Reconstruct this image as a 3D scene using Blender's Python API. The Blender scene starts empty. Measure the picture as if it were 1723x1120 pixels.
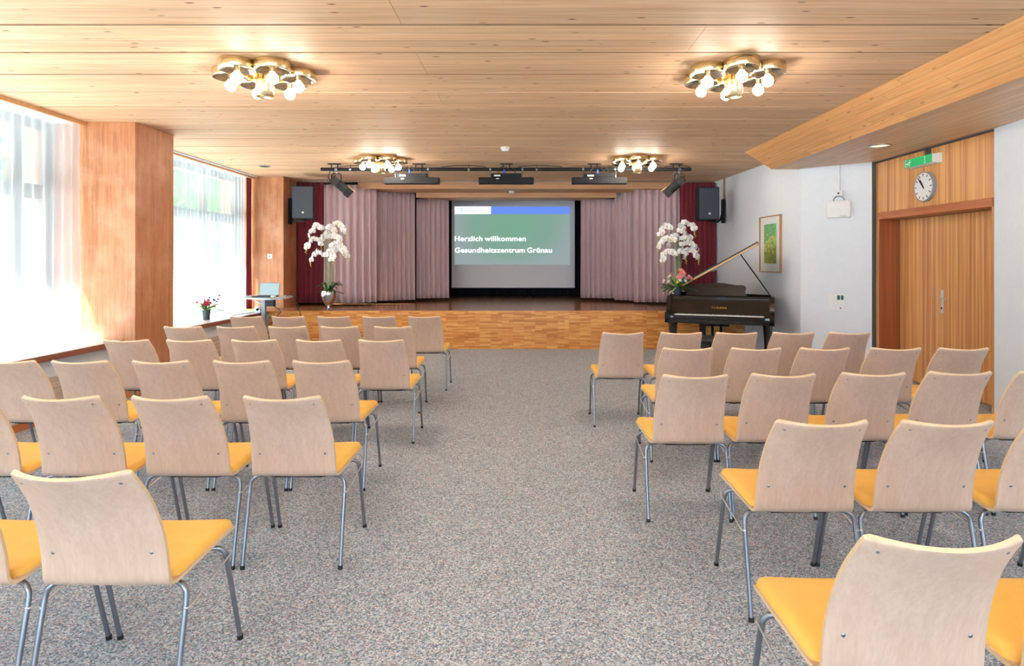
import bpy, bmesh, math, random
from mathutils import Vector, Matrix
random.seed(7)
PI = math.pi
S = bpy.context.scene
C = S.collection
# ------------------------------------------------------------------ camera, world, sun, exposure
CH = 1.51
FP = 1050.0
cam_d = bpy.data.cameras.new('camera'); cam = bpy.data.objects.new('camera', cam_d); C.objects.link(cam)
cam.location = (0, 0, CH); cam.rotation_euler = (PI/2, 0, 0)
cam_d.sensor_width = 36; cam_d.lens = FP/1723*36
cam_d.shift_x = -20.5/1723; cam_d.shift_y = -122.0/1723
cam_d.clip_start = .02; cam_d.clip_end = 300
S.camera = cam
w = bpy.data.worlds.new('world'); S.world = w; w.use_nodes = True
bg = w.node_tree.nodes['Background']; bg.inputs[0].default_value = (.66, .84, 1.0, 1); bg.inputs[1].default_value = 1.45
sd = bpy.data.lights.new('sun', 'SUN'); sd.energy = 50.0; sd.angle = math.radians(2); sd.color = (1, .98, .96)
so = bpy.data.objects.new('sun', sd); C.objects.link(so)
so.rotation_euler = Vector((-.39, -.12, .93)).to_track_quat('Z', 'Y').to_euler(); so.location = (-12, 0, 20)
ad_ = bpy.data.lights.new('rear_fill_light', 'AREA'); ad_.shape = 'RECTANGLE'; ad_.size = 8.4; ad_.size_y = 1.9  # added fill light behind the camera, brightens the hall evenly
ad_.energy = 270; ad_.color = (.62, .81, 1.0)
ao_ = bpy.data.objects.new('rear_fill_light', ad_); C.objects.link(ao_); ao_.location = (-.3, -4.75, 1.85); ao_.rotation_euler = (PI/2+.0, 0, 0)
BULB = 72.0
vs = S.view_settings
vs.view_transform = 'Standard'; vs.look = 'None'; vs.gamma = 1; vs.use_curve_mapping = False
vs.exposure = 0.84

def P(px, py, Y):            # point of the place at depth Y
    return Vector(((px-882)*Y/FP, Y, CH-(py-438)*Y/FP))

# ------------------------------------------------------------------ materials
class NT:
    def __init__(s, name):
        s.m = bpy.data.materials.new(name); s.m.use_nodes = True
        s.t = s.m.node_tree; s.b = s.t.nodes['Principled BSDF']; s.out = s.t.nodes['Material Output']
    def n(s, typ, **kw):
        nd = s.t.nodes.new(typ)
        for k, v in kw.items(): setattr(nd, k, v)
        return nd
    def l(s, a, b): s.t.links.new(a, b)
    def val(s, sock, v):
        if hasattr(v, 'is_output'): s.l(v, sock)
        elif v is not None: sock.default_value = v
    def math(s, op, a, b=None, c=None):
        nd = s.n('ShaderNodeMath', operation=op)
        s.val(nd.inputs[0], a); s.val(nd.inputs[1], b)
        if c is not None: s.val(nd.inputs[2], c)
        return nd.outputs[0]
    def mix(s, f, a, b, mode='MIX'):
        nd = s.n('ShaderNodeMix', data_type='RGBA', blend_type=mode)
        s.val(nd.inputs[0], f); s.val(nd.inputs[6], a); s.val(nd.inputs[7], b)
        return nd.outputs[2]
    def ramp(s, f, stops, interp='LINEAR'):
        nd = s.n('ShaderNodeValToRGB'); s.l(f, nd.inputs[0]); cr = nd.color_ramp; cr.interpolation = interp
        while len(cr.elements) < len(stops): cr.elements.new(.5)
        for e, (p, c) in zip(cr.elements, stops): e.position = p; e.color = c4(c)
        return nd.outputs[0]
    def obj(s): return s.n('ShaderNodeTexCoord').outputs['Object']
    def noise(s, vec, scale, detail=3, rough=.5):
        nd = s.n('ShaderNodeTexNoise'); s.l(vec, nd.inputs['Vector'])
        nd.inputs['Scale'].default_value = scale; nd.inputs['Detail'].default_value = detail; nd.inputs['Roughness'].default_value = rough
        return nd
    def mapping(s, vec, sc, loc=(0,0,0), rot=(0,0,0)):
        nd = s.n('ShaderNodeMapping'); s.l(vec, nd.inputs[0]); nd.inputs['Scale'].default_value = sc
        nd.inputs['Location'].default_value = loc; nd.inputs['Rotation'].default_value = rot
        return nd.outputs[0]
    def bump(s, h, strength=.2, dist=.01):
        nd = s.n('ShaderNodeBump'); nd.inputs['Strength'].default_value = strength; nd.inputs['Distance'].default_value = dist
        s.l(h, nd.inputs['Height']); s.l(nd.outputs[0], s.b.inputs['Normal'])
def c4(c): return (c[0], c[1], c[2], 1)
def rgb(r, g, b):            # 8-bit sRGB to linear
    f = lambda v: (v/255/12.92) if v/255 <= .04045 else ((v/255+.055)/1.055)**2.4
    return (f(r), f(g), f(b))
def plain(name, col, rough=.5, metal=0, var=.06, scale=30, coat=0, emis=None, es=0):
    k = NT(name); v = k.noise(k.obj(), scale, 3)
    lo = tuple(x*(1-var) for x in col); hi = tuple(min(1, x*(1+var)) for x in col)
    k.l(k.ramp(v.outputs[0], [(.3, lo), (.7, hi)]), k.b.inputs['Base Color'])
    k.b.inputs['Roughness'].default_value = rough; k.b.inputs['Metallic'].default_value = metal
    k.b.inputs['Coat Weight'].default_value = coat; k.b.inputs['Coat Roughness'].default_value = .08
    if emis: k.b.inputs['Emission Color'].default_value = c4(emis); k.b.inputs['Emission Strength'].default_value = es
    return k.m
def grain(name, c1, c2, sc, rough=.45, mottling=None, coat=0, fine=.35, bump=.03):
    """streaky veneer; sc = mapping scale, small along the grain"""
    k = NT(name); o = k.obj()
    a = k.noise(k.mapping(o, sc), 1, 4, .6); b = k.noise(k.mapping(o, tuple(x*4 for x in sc)), 1, 3, .6)
    f = k.math('ADD', k.math('MULTIPLY', a.outputs[0], 1-fine), k.math('MULTIPLY', b.outputs[0], fine))
    col = k.ramp(f, [(.34, c1), (.66, c2)])
    if mottling:
        mo = k.noise(o, mottling[1], 4, .6)
        fac = k.ramp(mo.outputs[0], [(.45, (0,0,0)), (.75, (1,1,1))])
        col = k.mix(k.math('MULTIPLY', fac, mottling[2]), col, c4(mottling[0]))
    k.l(col, k.b.inputs['Base Color']); k.b.inputs['Roughness'].default_value = rough
    k.b.inputs['Coat Weight'].default_value = coat; k.b.inputs['Coat Roughness'].default_value = .1
    k.bump(f, bump, .002)
    return k.m
def boards(name, along, across, width, off, cols, rough=.4, knots=.5, line=.035, length=None, loff=0, linecol=(.10,.05,.025), plen=None, kscale=1.0):
    k = NT(name); o = k.obj()
    def dot(v):
        nd = k.n('ShaderNodeVectorMath', operation='DOT_PRODUCT'); k.l(o, nd.inputs[0]); nd.inputs[1].default_value = v
        return nd.outputs['Value']
    al = dot(along); ac = dot(across)
    t = k.math('DIVIDE', k.math('SUBTRACT', ac, off), width)
    idx = k.math('FLOOR', t); fr = k.math('FRACT', t)
    wn = k.n('ShaderNodeTexWhiteNoise', noise_dimensions='2D')
    cb = k.n('ShaderNodeCombineXYZ'); k.l(idx, cb.inputs[0])
    jm = None
    if plen:
        wj = k.n('ShaderNodeTexWhiteNoise', noise_dimensions='1D'); k.l(idx, wj.inputs['W'])
        u = k.math('ADD', k.math('DIVIDE', al, plen), k.math('MULTIPLY', wj.outputs[0], 7.3))
        k.l(k.math('FLOOR', u), cb.inputs[1]); fu = k.math('FRACT', u)
        jm = k.math('LESS_THAN', fu, .004/plen*1.0)
    k.l(cb.outputs[0], wn.inputs['Vector'])
    gv = k.n('ShaderNodeCombineXYZ')
    k.l(k.math('MULTIPLY_ADD', wn.outputs['Value'], 37.0, k.math('MULTIPLY', al, 1.6)), gv.inputs[0])
    k.l(k.math('MULTIPLY', ac, 38.0), gv.inputs[1]); k.l(k.math('MULTIPLY', idx, 3.1), gv.inputs[2])
    g = k.noise(gv.outputs[0], 1, 4, .62)
    col = k.ramp(g.outputs[0], [(.3, cols[0]), (.7, cols[1])])
    col = k.mix(.55, col, k.ramp(wn.outputs['Value'], [(0, (.72,.72,.72)), (1, (1.0,1.0,1.0))]), 'MULTIPLY')
    if knots:
        kv = k.n('ShaderNodeCombineXYZ')
        k.l(k.math('MULTIPLY', al, 3.4*kscale), kv.inputs[0]); k.l(k.math('MULTIPLY', ac, 12.0*kscale), kv.inputs[1]); k.l(wn.outputs['Value'], kv.inputs[2])
        vo = k.n('ShaderNodeTexVoronoi'); k.l(kv.outputs[0], vo.inputs['Vector']); vo.inputs['Scale'].default_value = 1
        kf = k.ramp(vo.outputs['Distance'], [(.05, (1,1,1)), (.13, (0,0,0))])
        col = k.mix(k.math('MULTIPLY', kf, knots), col, c4(cols[2]))
    lm = k.math('MAXIMUM', k.math('LESS_THAN', fr, line), k.math('GREATER_THAN', fr, 1-line))
    if jm is not None: lm = k.math('MAXIMUM', lm, jm)
    col = k.mix(k.math('MULTIPLY', lm, .5), col, c4(linecol))
    k.l(col, k.b.inputs['Base Color']); k.b.inputs['Roughness'].default_value = rough
    k.bump(k.math('SUBTRACT', 1.0, lm), .25, .004)
    return k.m

M = {}
pine = (rgb(216,172,132), rgb(238,206,172), rgb(112,66,40))
M['ceiling'] = boards('pine_ceiling_boards', (1,0,0), (0,1,0), .134, 4.04, pine, .62, 1.0, .016)
M['ceiling'].node_tree.nodes['Principled BSDF'].inputs['Specular IOR Level'].default_value = .35
M['fascia'] = boards('pine_fascia_boards', (0,1,0), (1,0,-.64), .106, 3.1-.64*3.03+.0, (rgb(226,158,100), rgb(248,194,132), rgb(130,66,34)), .42, .7, .02, plen=1.9)
M['soffit'] = boards('pine_soffit_boards', (0,1,0), (1,0,0), .105, 3.475, pine, .45, .3, .02, plen=3.5)
M['groove'] = plain('dark_groove', (.012,.008,.006), .9)
M['stage_ceil'] = grain('stage_ceiling_wood', rgb(190,140,98), rgb(216,166,120), (1.2, 25, 25), .5)
M['pier'] = grain('stained_veneer', rgb(172,106,68), rgb(204,142,100), (14, 14, .8), .42, (rgb(226,178,146), 2.2, .6), 0, .4)
M['door'] = grain('door_veneer', rgb(180,106,56), rgb(240,184,116), (16, 24, .22), .35, None, .15, .3)
M['door_dark'] = grain('jamb_veneer', rgb(140,70,34), rgb(176,96,52), (20, 26, .3), .38, None, .1)
M['lintel'] = grain('lintel_wood', rgb(172,96,54), rgb(198,122,76), (10, 1, 20), .4)
M['sillwood'] = grain('sill_edge_wood', rgb(120,66,48), rgb(160,96,72), (20, 1, 20), .4)
M['silltop'] = plain('pale_sill_top', rgb(226,222,220), .35, 0, .03, 8)
M['plaster'] = plain('white_plaster', rgb(224,229,238), .85, 0, .015, 12)
M['parapet'] = plain('grey_white_parapet', rgb(214,218,222), .7, 0, .03, 6)
M['panel'] = boards('beige_parapet_panel', (0,1,0), (0,0,1), .06, .0, (rgb(196,176,160), rgb(212,194,178), rgb(170,150,130)), .6, 0, .04)
M['darkstrip'] = plain('dark_grey_strip', rgb(80,74,74), .6)
M['chrome'] = plain('chrome_steel', rgb(196,198,204), .16, 1, .02)
M['wire'] = plain('bright_wire', rgb(226,224,222), .3, .6, .01)
M['steel'] = plain('grey_steel_tube', rgb(150,156,168), .38, 1, .02)
M['pad'] = plain('orange_vinyl', rgb(250,196,96), .5, 0, .03, 20)
M['pad'].node_tree.nodes['Principled BSDF'].inputs['Specular IOR Level'].default_value = .35
M['ply'] = grain('beech_plywood', rgb(202,172,152), rgb(216,188,170), (26, 26, 2.2), .36, None, 0, .35, .01)
M['plyedge'] = plain('beech_edge', rgb(226,196,160), .45, 0, .04, 60)
M['blackrub'] = plain('black_rubber', (.012,.012,.013), .6)
M['gloss'] = plain('black_gloss_lacquer', (.010,.008,.007), .06, 0, .02, 5, .6)
M['matt'] = plain('black_matt_metal', (.014,.015,.018), .7)
M['matt'].node_tree.nodes['Principled BSDF'].inputs['Specular IOR Level'].default_value = .25
M['speaker'] = plain('speaker_grille', rgb(62,68,80), .6, .2, .1, 400)
M['brass'] = plain('polished_brass', rgb(216,196,154), .2, 1, .04)
M['silverin'] = plain('bright_reflector', rgb(206,198,180), .14, 1, .03)
M['bulb'] = plain('glowing_bulb', (1,.9,.75), .4, 0, 0, 5, 0, (1, .89, .76), BULB)
M['white'] = plain('white_plastic', rgb(232,232,234), .45, 0, .02)
M['paper'] = plain('white_mat_board', rgb(222,224,222), .8, 0, .02)
M['grey'] = plain('grey_plastic', rgb(150,154,160), .5, 0, .03)
M['green'] = plain('sign_green', rgb(0,168,98), .4, 0, .02, 5, 0, rgb(0,168,98), .25)
M['gold'] = plain('gold_leaf', rgb(214,160,70), .3, .8, .03)
M['plate'] = plain('piano_gold_plate', rgb(180,128,60), .35, .8, .05)
M['ivory'] = plain('white_key', rgb(238,236,230), .25, 0, .01)
M['silver'] = plain('silver_vase', rgb(206,202,198), .22, 1, .03, 14)
M['petal'] = plain('white_petal', rgb(246,242,244), .55, 0, .02, 90)
M['lip'] = plain('orchid_lip', rgb(224,206,120), .5, 0, .1, 90)
M['bud'] = plain('yellow_green_bud', rgb(206,210,96), .5, 0, .1, 90)
M['stem'] = plain('green_stem', rgb(136,160,112), .5, 0, .1, 40)
M['leaf'] = plain('dark_green_leaf', rgb(48,104,50), .4, 0, .25, 30)
M['leafl'] = plain('light_green_leaf', rgb(120,160,60), .45, 0, .2, 30)
M['pink'] = plain('pink_petal', rgb(238,150,150), .5, 0, .1, 60)
M['red'] = plain('red_petal', rgb(186,40,70), .5, 0, .15, 60)
M['violet'] = plain('violet_petal', rgb(86,60,160), .5, 0, .15, 60)
M['yellow'] = plain('yellow_petal', rgb(240,210,80), .5, 0, .1, 60)
M['orange'] = plain('orange_petal', rgb(240,160,90), .5, 0, .1, 60)
M['pot'] = plain('dark_grey_pot', rgb(52,58,66), .45, 0, .05)
M['tabletop'] = plain('grey_tabletop', rgb(186,194,202), .3, 0, .02)
M['cable'] = plain('black_cable', (.02,.02,.024), .5)
M['bark'] = plain('tree_bark', rgb(92,76,60), .9, 0, .3, 8)
M['foliage'] = plain('tree_leaves', rgb(120,168,84), .6, 0, .3, 1.5)
M['ground'] = plain('pale_pavement', rgb(176,178,172), .9, 0, .05, .8)
M['frame_w'] = grain('window_frame_wood', rgb(112,84,72), rgb(142,110,94), (20,20,1.5), .5)
M['bluecon'] = plain('blue_connector', rgb(30,90,210), .4)
M['tan'] = plain('tan_barn_door', rgb(190,150,108), .5, .3, .03)
M['blkcurtain'] = plain('black_backdrop_cloth', (.010,.011,.014), .9)

def cloth(name, c1, c2, sheen=.3):
    k = NT(name); o = k.obj()
    wv = k.noise(k.mapping(o, (160, 160, 3)), 1, 2)
    k.l(k.ramp(wv.outputs[0], [(.3, c1), (.7, c2)]), k.b.inputs['Base Color'])
    k.b.inputs['Roughness'].default_value = .85; k.b.inputs['Sheen Weight'].default_value = sheen
    return k.m
M['mauve'] = cloth('mauve_curtain_cloth', rgb(186,156,160), rgb(212,184,188))
M['burg'] = cloth('burgundy_curtain_cloth', rgb(98,18,34), rgb(130,30,48), .15)

def sheer():
    k = NT('sheer_curtain_voile'); o = k.obj(); t = k.t
    d = k.n('ShaderNodeBsdfDiffuse'); d.inputs[0].default_value = (.50,.57,.66,1)
    tr = k.n('ShaderNodeBsdfTranslucent'); tr.inputs[0].default_value = (.48,.58,.65,1)
    tp = k.n('ShaderNodeBsdfTransparent'); tp.inputs[0].default_value = (1,1,1,1)
    m1 = k.n('ShaderNodeMixShader'); m1.inputs[0].default_value = .55; k.l(d.outputs[0], m1.inputs[1]); k.l(tr.outputs[0], m1.inputs[2])
    nz = k.noise(k.mapping(o, (2, 6, .5)), 1, 2)
    f = k.math('MULTIPLY_ADD', nz.outputs[0], .3, .28)
    m2 = k.n('ShaderNodeMixShader'); k.l(f, m2.inputs[0]); k.l(m1.outputs[0], m2.inputs[1]); k.l(tp.outputs[0], m2.inputs[2])
    k.l(m2.outputs[0], k.out.inputs[0]); return k.m
M['sheer'] = sheer()
def glass():
    k = NT('window_glass')
    tp = k.n('ShaderNodeBsdfTransparent'); tp.inputs[0].default_value = (.93,.96,.95,1)
    gl = k.n('ShaderNodeBsdfGlossy'); gl.inputs['Roughness'].default_value = .02
    m = k.n('ShaderNodeMixShader'); m.inputs[0].default_value = .06
    k.l(tp.outputs[0], m.inputs[1]); k.l(gl.outputs[0], m.inputs[2]); k.l(m.outputs[0], k.out.inputs[0]); return k.m
M['glass'] = glass()
def carpet():
    k = NT('speckled_carpet'); o = k.obj()
    v = k.n('ShaderNodeTexVoronoi'); k.l(o, v.inputs['Vector']); v.inputs['Scale'].default_value = 165
    sp = k.n('ShaderNodeSeparateColor'); k.l(v.outputs['Color'], sp.inputs[0])
    col = k.ramp(sp.outputs[0], [(0, rgb(120,130,146)), (.22, rgb(158,168,184)), (.45, rgb(184,194,206)), (.70, rgb(206,213,221)), (.90, rgb(226,230,233))], 'CONSTANT')
    col = k.mix(k.math('MULTIPLY', k.math('GREATER_THAN', sp.outputs[1], .90), .55), col, c4(rgb(196,132,116)))
    col = k.mix(k.math('MULTIPLY', k.math('LESS_THAN', sp.outputs[1], .08), .6), col, c4(rgb(98,142,152)))
    n = k.noise(o, 90, 3, .7)
    col = k.mix(.6, col, k.ramp(n.outputs[0], [(.3, (.74,.75,.78)), (.58, (1,1,1))]), 'MULTIPLY')
    n2 = k.noise(o, 6, 3, .6)
    col = k.mix(.5, col, k.ramp(n2.outputs[0], [(.3, (.84,.84,.86)), (.7, (1,1,1))]), 'MULTIPLY')
    k.l(col, k.b.inputs['Base Color']); k.b.inputs['Roughness'].default_value = .95
    k.b.inputs['Specular IOR Level'].default_value = .1
    k.bump(n.outputs[0], .3, .004); return k.m
M['carpet'] = carpet()
def parquet():
    k = NT('strip_parquet'); o = k.obj()
    mp = k.mapping(o, (1,1,1), (0,0,0), (PI/2, 0, 0))
    br = k.n('ShaderNodeTexBrick'); k.l(mp, br.inputs['Vector']); br.offset = .37; br.offset_frequency = 3
    br.inputs['Scale'].default_value = 1; br.inputs['Brick Width'].default_value = .19; br.inputs['Row Height'].default_value = .023
    br.inputs['Mortar Size'].default_value = .0006; br.inputs['Color1'].default_value = (0,0,0,1); br.inputs['Color2'].default_value = (1,1,1,1); br.inputs['Bias'].default_value = 0
    col = k.ramp(br.outputs[0], [(0, rgb(196,120,52)), (.4, rgb(220,148,72)), (.8, rgb(232,166,88)), (1, rgb(240,184,112))])
    g = k.noise(k.mapping(o, (4, 60, 60)), 1, 3)
    col = k.mix(.35, col, k.ramp(g.outputs[0], [(.3, (.75,.72,.7)), (.7, (1,1,1))]), 'MULTIPLY')
    k.l(col, k.b.inputs['Base Color']); k.b.inputs['Roughness'].default_value = .38; return k.m
M['parquet'] = parquet()
M['stagetop'] = boards('stage_floor_wood', (1,0,0), (0,1,0), .07, 10.64, (rgb(158,108,72), rgb(188,138,96), rgb(70,40,20)), .2, 0, .02, plen=.5)

def slide_mat():
    k = NT('projected_slide'); o = k.obj()
    n = k.noise(k.mapping(o, (.7, 1, .9)), 1, 1)
    s = k.n('ShaderNodeSeparateXYZ'); k.l(o, s.inputs[0])
    r = k.math('SQRT', k.math('ADD', k.math('POWER', k.math('MULTIPLY', s.outputs[0], .62), 2.0), k.math('POWER', k.math('MULTIPLY', k.math('SUBTRACT', s.outputs[2], 1.45), .9), 2.0)))
    col = k.ramp(k.math('ADD', r, k.math('MULTIPLY', n.outputs[0], .25)), [(.25, rgb(118,170,142)), (.7, rgb(128,166,150)), (1.0, rgb(150,168,166))])
    k.b.inputs['Base Color'].default_value = (.05,.05,.05,1)
    k.l(col, k.b.inputs['Emission Color']); k.b.inputs['Emission Strength'].default_value = .54
    k.b.inputs['Roughness'].default_value = .9; return k.m
M['slide'] = slide_mat()
M['slideblue'] = plain('slide_blue_band', (.02,.02,.05), .9, 0, 0, 5, 0, rgb(104,140,236), .6)
M['slidewhite'] = plain('slide_white', (.1,.1,.1), .9, 0, 0, 5, 0, (.95,1,1), .9)
M['slidegrey'] = plain('slide_grey_mark', (.02,.02,.02), .9, 0, 0, 5, 0, rgb(120,160,170), .8)
M['screen'] = plain('screen_fabric', rgb(232,230,236), .8, 0, .01, 3)
M['laptop_scr'] = plain('laptop_display', (.05,.05,.05), .3, 0, 0, 5, 0, rgb(190,222,226), .5)
def art():
    k = NT('green_painting'); o = k.obj()
    n = k.noise(o, 14, 5, .7); s = k.n('ShaderNodeSeparateXYZ'); k.l(o, s.inputs[0])
    f = k.math('ADD', k.math('MULTIPLY', n.outputs[0], .9), k.math('MULTIPLY', s.outputs[2], .6))
    k.l(k.ramp(f, [(.2, rgb(176,170,80)), (.35, rgb(120,140,70)), (.45, rgb(206,206,120)), (.55, rgb(80,150,90)), (.62, rgb(130,196,140)), (.75, rgb(66,150,90))]), k.b.inputs['Base Color'])
    k.b.inputs['Roughness'].default_value = .7; return k.m
M['art'] = art()

# ------------------------------------------------------------------ mesh helpers
class MB:
    def __init__(s): s.v = []; s.f = []; s.mi = []
    def add(s, vs_, fs, mi=0):
        n = len(s.v); s.v += [tuple(v) for v in vs_]
        for f in fs: s.f.append(tuple(i+n for i in f)); s.mi.append(mi)
        return s
    def box(s, a, b, mi=0, mat=None):
        x0,y0,z0 = a; x1,y1,z1 = b
        v = [Vector(p) for p in ((x0,y0,z0),(x1,y0,z0),(x1,y1,z0),(x0,y1,z0),(x0,y0,z1),(x1,y0,z1),(x1,y1,z1),(x0,y1,z1))]
        if mat: v = [mat @ p for p in v]
        return s.add(v, ((0,3,2,1),(4,5,6,7),(0,1,5,4),(1,2,6,5),(2,3,7,6),(3,0,4,7)), mi)
    def bbox(s, a, b, r, mi=0, mat=None):      # box with chamfered edges
        bm = bmesh.new(); bmesh.ops.create_cube(bm, size=1)
        for v in bm.verts:
            v.co = Vector((a[i]+(v.co[i]+.5)*(b[i]-a[i]) for i in range(3)))
        bmesh.ops.bevel(bm, geom=list(bm.edges), offset=r, segments=2, profile=.5, affect='EDGES', clamp_overlap=True)
        bm.verts.index_update()
        s.add([(mat @ v.co) if mat else v.co for v in bm.verts], [tuple(x.index for x in f.verts) for f in bm.faces], mi); bm.free(); return s
    def prism(s, pts, z0, z1, mi=0, mat=None): # pts ccw in xy
        n = len(pts)
        v = [Vector((p[0],p[1],z0)) for p in pts]+[Vector((p[0],p[1],z1)) for p in pts]
        if mat: v = [mat @ p for p in v]
        fs = [tuple(range(n-1,-1,-1)), tuple(range(n,2*n))]+[(i,(i+1)%n,n+(i+1)%n,n+i) for i in range(n)]
        return s.add(v, fs, mi)
    def tube(s, pts, r, seg=8, mi=0, cap=True):
        pts = [Vector(p) for p in pts]; rs = r if isinstance(r, (list,tuple)) else [r]*len(pts)
        rings = []; prev = None
        for i, p in enumerate(pts):
            d = (pts[min(i+1,len(pts)-1)]-pts[max(i-1,0)]).normalized()
            if prev is None:
                up = Vector((0,0,1)) if abs(d.z) < .9 else Vector((1,0,0)); a = d.cross(up).normalized()
            else: a = (prev-d*prev.dot(d)).normalized()
            prev = a; b = d.cross(a)
            rings.append([p+(a*math.cos(2*PI*j/seg)+b*math.sin(2*PI*j/seg))*rs[i] for j in range(seg)])
        v = [q for rg in rings for q in rg]
        fs = [(i*seg+j, i*seg+(j+1)%seg, (i+1)*seg+(j+1)%seg, (i+1)*seg+j) for i in range(len(pts)-1) for j in range(seg)]
        if cap: fs += [tuple(range(seg-1,-1,-1)), tuple(range((len(pts)-1)*seg, len(pts)*seg))]
        return s.add(v, fs, mi)
    def lathe(s, prof, seg=20, mi=0, mat=None, close=False):  # prof: (r,z)
        v = []; n = len(prof)
        for j in range(seg):
            a = 2*PI*j/seg
            for r, z in prof: v.append(Vector((r*math.cos(a), r*math.sin(a), z)))
        if mat: v = [mat @ p for p in v]
        fs = [(j*n+i, ((j+1)%seg)*n+i, ((j+1)%seg)*n+i+1, j*n+i+1) for j in range(seg) for i in range(n-1)]
        return s.add(v, fs, mi)
    def ball(s, c, r, seg=10, mi=0, sz=1):
        pr = [(max(1e-4, r*math.sin(PI*i/8)), -r*sz*math.cos(PI*i/8)) for i in range(9)]
        return s.lathe(pr, seg, mi, Matrix.Translation(Vector(c)))
    def build(s, name, mats, parent=None, smooth=False, angle=40):
        me = bpy.data.meshes.new(name); me.from_pydata(s.v, [], s.f)
        if not isinstance(mats, (list,tuple)): mats = [mats]
        for m in mats: me.materials.append(m)
        for p, mi in zip(me.polygons, s.mi): p.material_index = mi; p.use_smooth = smooth
        bm = bmesh.new(); bm.from_mesh(me); bmesh.ops.remove_doubles(bm, verts=bm.verts, dist=1e-6); bmesh.ops.recalc_face_normals(bm, faces=bm.faces)
        if smooth:
            for e in bm.edges:
                if len(e.link_faces) == 2 and e.calc_face_angle(0) > math.radians(angle): e.smooth = False
        bm.to_mesh(me); bm.free(); me.update()
        o = bpy.data.objects.new(name, me); C.objects.link(o)
        if parent: o.parent = parent
        return o
def thing(name, label, cat, loc=(0,0,0), rz=0, group=None):
    o = bpy.data.objects.new(name, None); C.objects.link(o); o.location = loc; o.rotation_euler = (0,0,rz)
    o.empty_display_size = .1
    return tag(o, label, cat, group)
def tag(o, label, cat, group=None):
    o['label'] = label; o['category'] = cat
    if group: o['group'] = group
    return o
def struct(o, label=None):
    o['kind'] = 'structure'
    if label: o['label'] = label
    return o
def children(o): return [c for c in bpy.data.objects if c.parent == o]
def copy_tree(o, parent=None, kids=None):
    c = o.copy(); C.objects.link(c)
    if parent: c.parent = parent
    for ch in kids[o] if kids else children(o): copy_tree(ch, c, kids)
    return c
def kidmap(o):
    d = {}
    def rec(x):
        d[x] = children(x)
        for y in d[x]: rec(y)
    rec(o); return d
def catmull(pts, n=6):
    out = []
    for i in range(len(pts)-1):
        p0 = pts[max(i-1,0)]; p1 = pts[i]; p2 = pts[i+1]; p3 = pts[min(i+2,len(pts)-1)]
        for j in range(n):
            t = j/n
            out.append(tuple(.5*((2*b)+(-a+c)*t+(2*a-5*b+4*c-d)*t*t+(-a+3*b-3*c+d)*t**3) for a,b,c,d in zip(p0,p1,p2,p3)))
    out.append(tuple(pts[-1])); return out
def text_obj(name, body, size, mat, parent, mtx, offset=0, extrude=.002, spacing=1.0, align='LEFT', fit=None, bold=0):
    cu = bpy.data.curves.new(name, 'FONT'); cu.body = body; cu.size = size; cu.offset = offset; cu.extrude = extrude
    cu.space_character = spacing; cu.align_x = align
    t = bpy.data.objects.new(name, cu); C.objects.link(t)
    dg = bpy.context.evaluated_depsgraph_get(); me = bpy.data.meshes.new_from_object(t.evaluated_get(dg))
    bpy.data.objects.remove(t); me.name = name
    if fit:
        xs = [v.co.x for v in me.vertices]; wd = max(xs)-min(xs); x0 = min(xs)
        for v in me.vertices: v.co.x = (v.co.x-(x0 if align == 'LEFT' else 0))*fit/wd
    if bold:
        bm = bmesh.new(); bm.from_mesh(me); src = list(bm.verts)+list(bm.edges)+list(bm.faces)
        for dx, dy in ((bold,0),(-bold,0),(0,bold),(0,-bold),(bold*.7,bold*.7),(-bold*.7,-bold*.7)):
            r = bmesh.ops.duplicate(bm, geom=src); bmesh.ops.translate(bm, verts=[g for g in r['geom'] if isinstance(g, bmesh.types.BMVert)], vec=(dx,dy,0))
        bm.to_mesh(me); bm.free()
    me.transform(mtx); me.materials.clear(); me.materials.append(mat)
    o = bpy.data.objects.new(name, me); C.objects.link(o); o.parent = parent; return o

# ------------------------------------------------------------------ setting
H = 3.03
XW = -5.2     # window plane
struct(MB().box((-5.5,-5,-.1),(6,12.2,0)).build('floor', M['carpet']))
# ceiling: boarded panels with open dark joints
cb = MB(); k = -18
while True:
    y0 = 4.04+.537*k
    if y0 > 11.98: break
    y1 = min(y0+.537-.024, 12.0)
    xo = -2.755 if k % 2 == 0 else -.79
    x = xo-3.94*2
    while x < 4.9:
        a = max(x+.0015, -4.82); b = min(x+3.94-.0015, 4.9)
        if b > a: cb.box((a, y0, H), (b, y1, H+.03))
        x += 3.94
    k += 1
cb.box((-4.82,-5.2,H+.03),(4.9,12.0,H+.1), 1)
struct(cb.build('ceiling', [M['ceiling'], M['groove']]))
struct(MB().box((-5.45,-5.2,3.012),(-4.825,12.2,3.12)).build('ceiling_window_pocket', M['plaster']))
struct(MB().box((-4.83,-4.5,H-.045),(-4.80,6.849,H+.02)).box((-4.90,7.601,H-.045),(-4.87,11.28,H+.02)).build('trim_1', M['stage_ceil']))
# lowered ceiling along the right side
sb = MB()
sb.add([(3.1,-4.5,H),(3.1,8.77,H),(3.475,8.77,2.79),(3.475,-4.5,2.79)], [(0,1,2,3)])
sb.add([(3.1,8.77,H),(3.9,8.77,H),(3.9,8.77,2.79),(3.475,8.77,2.79)], [(0,1,2,3)])
sb.add([(3.475,-4.5,2.79),(3.475,8.77,2.79),(6.0,8.77,2.79),(6.0,-4.5,2.79)], [(0,1,2,3)], 1)
sb.add([(3.1,-4.5,H),(3.475,-4.5,2.79),(6,-4.5,2.79),(6,-4.5,H)], [(0,1,2,3)], 1)
sb.add([(3.1,-4.5,H),(3.1,8.77,H),(6,8.77,H),(6,-4.5,H)], [(0,1,2,3)], 1)
struct(sb.build('ceiling_lowered_right', [M['fascia'], M['soffit']]))
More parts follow.
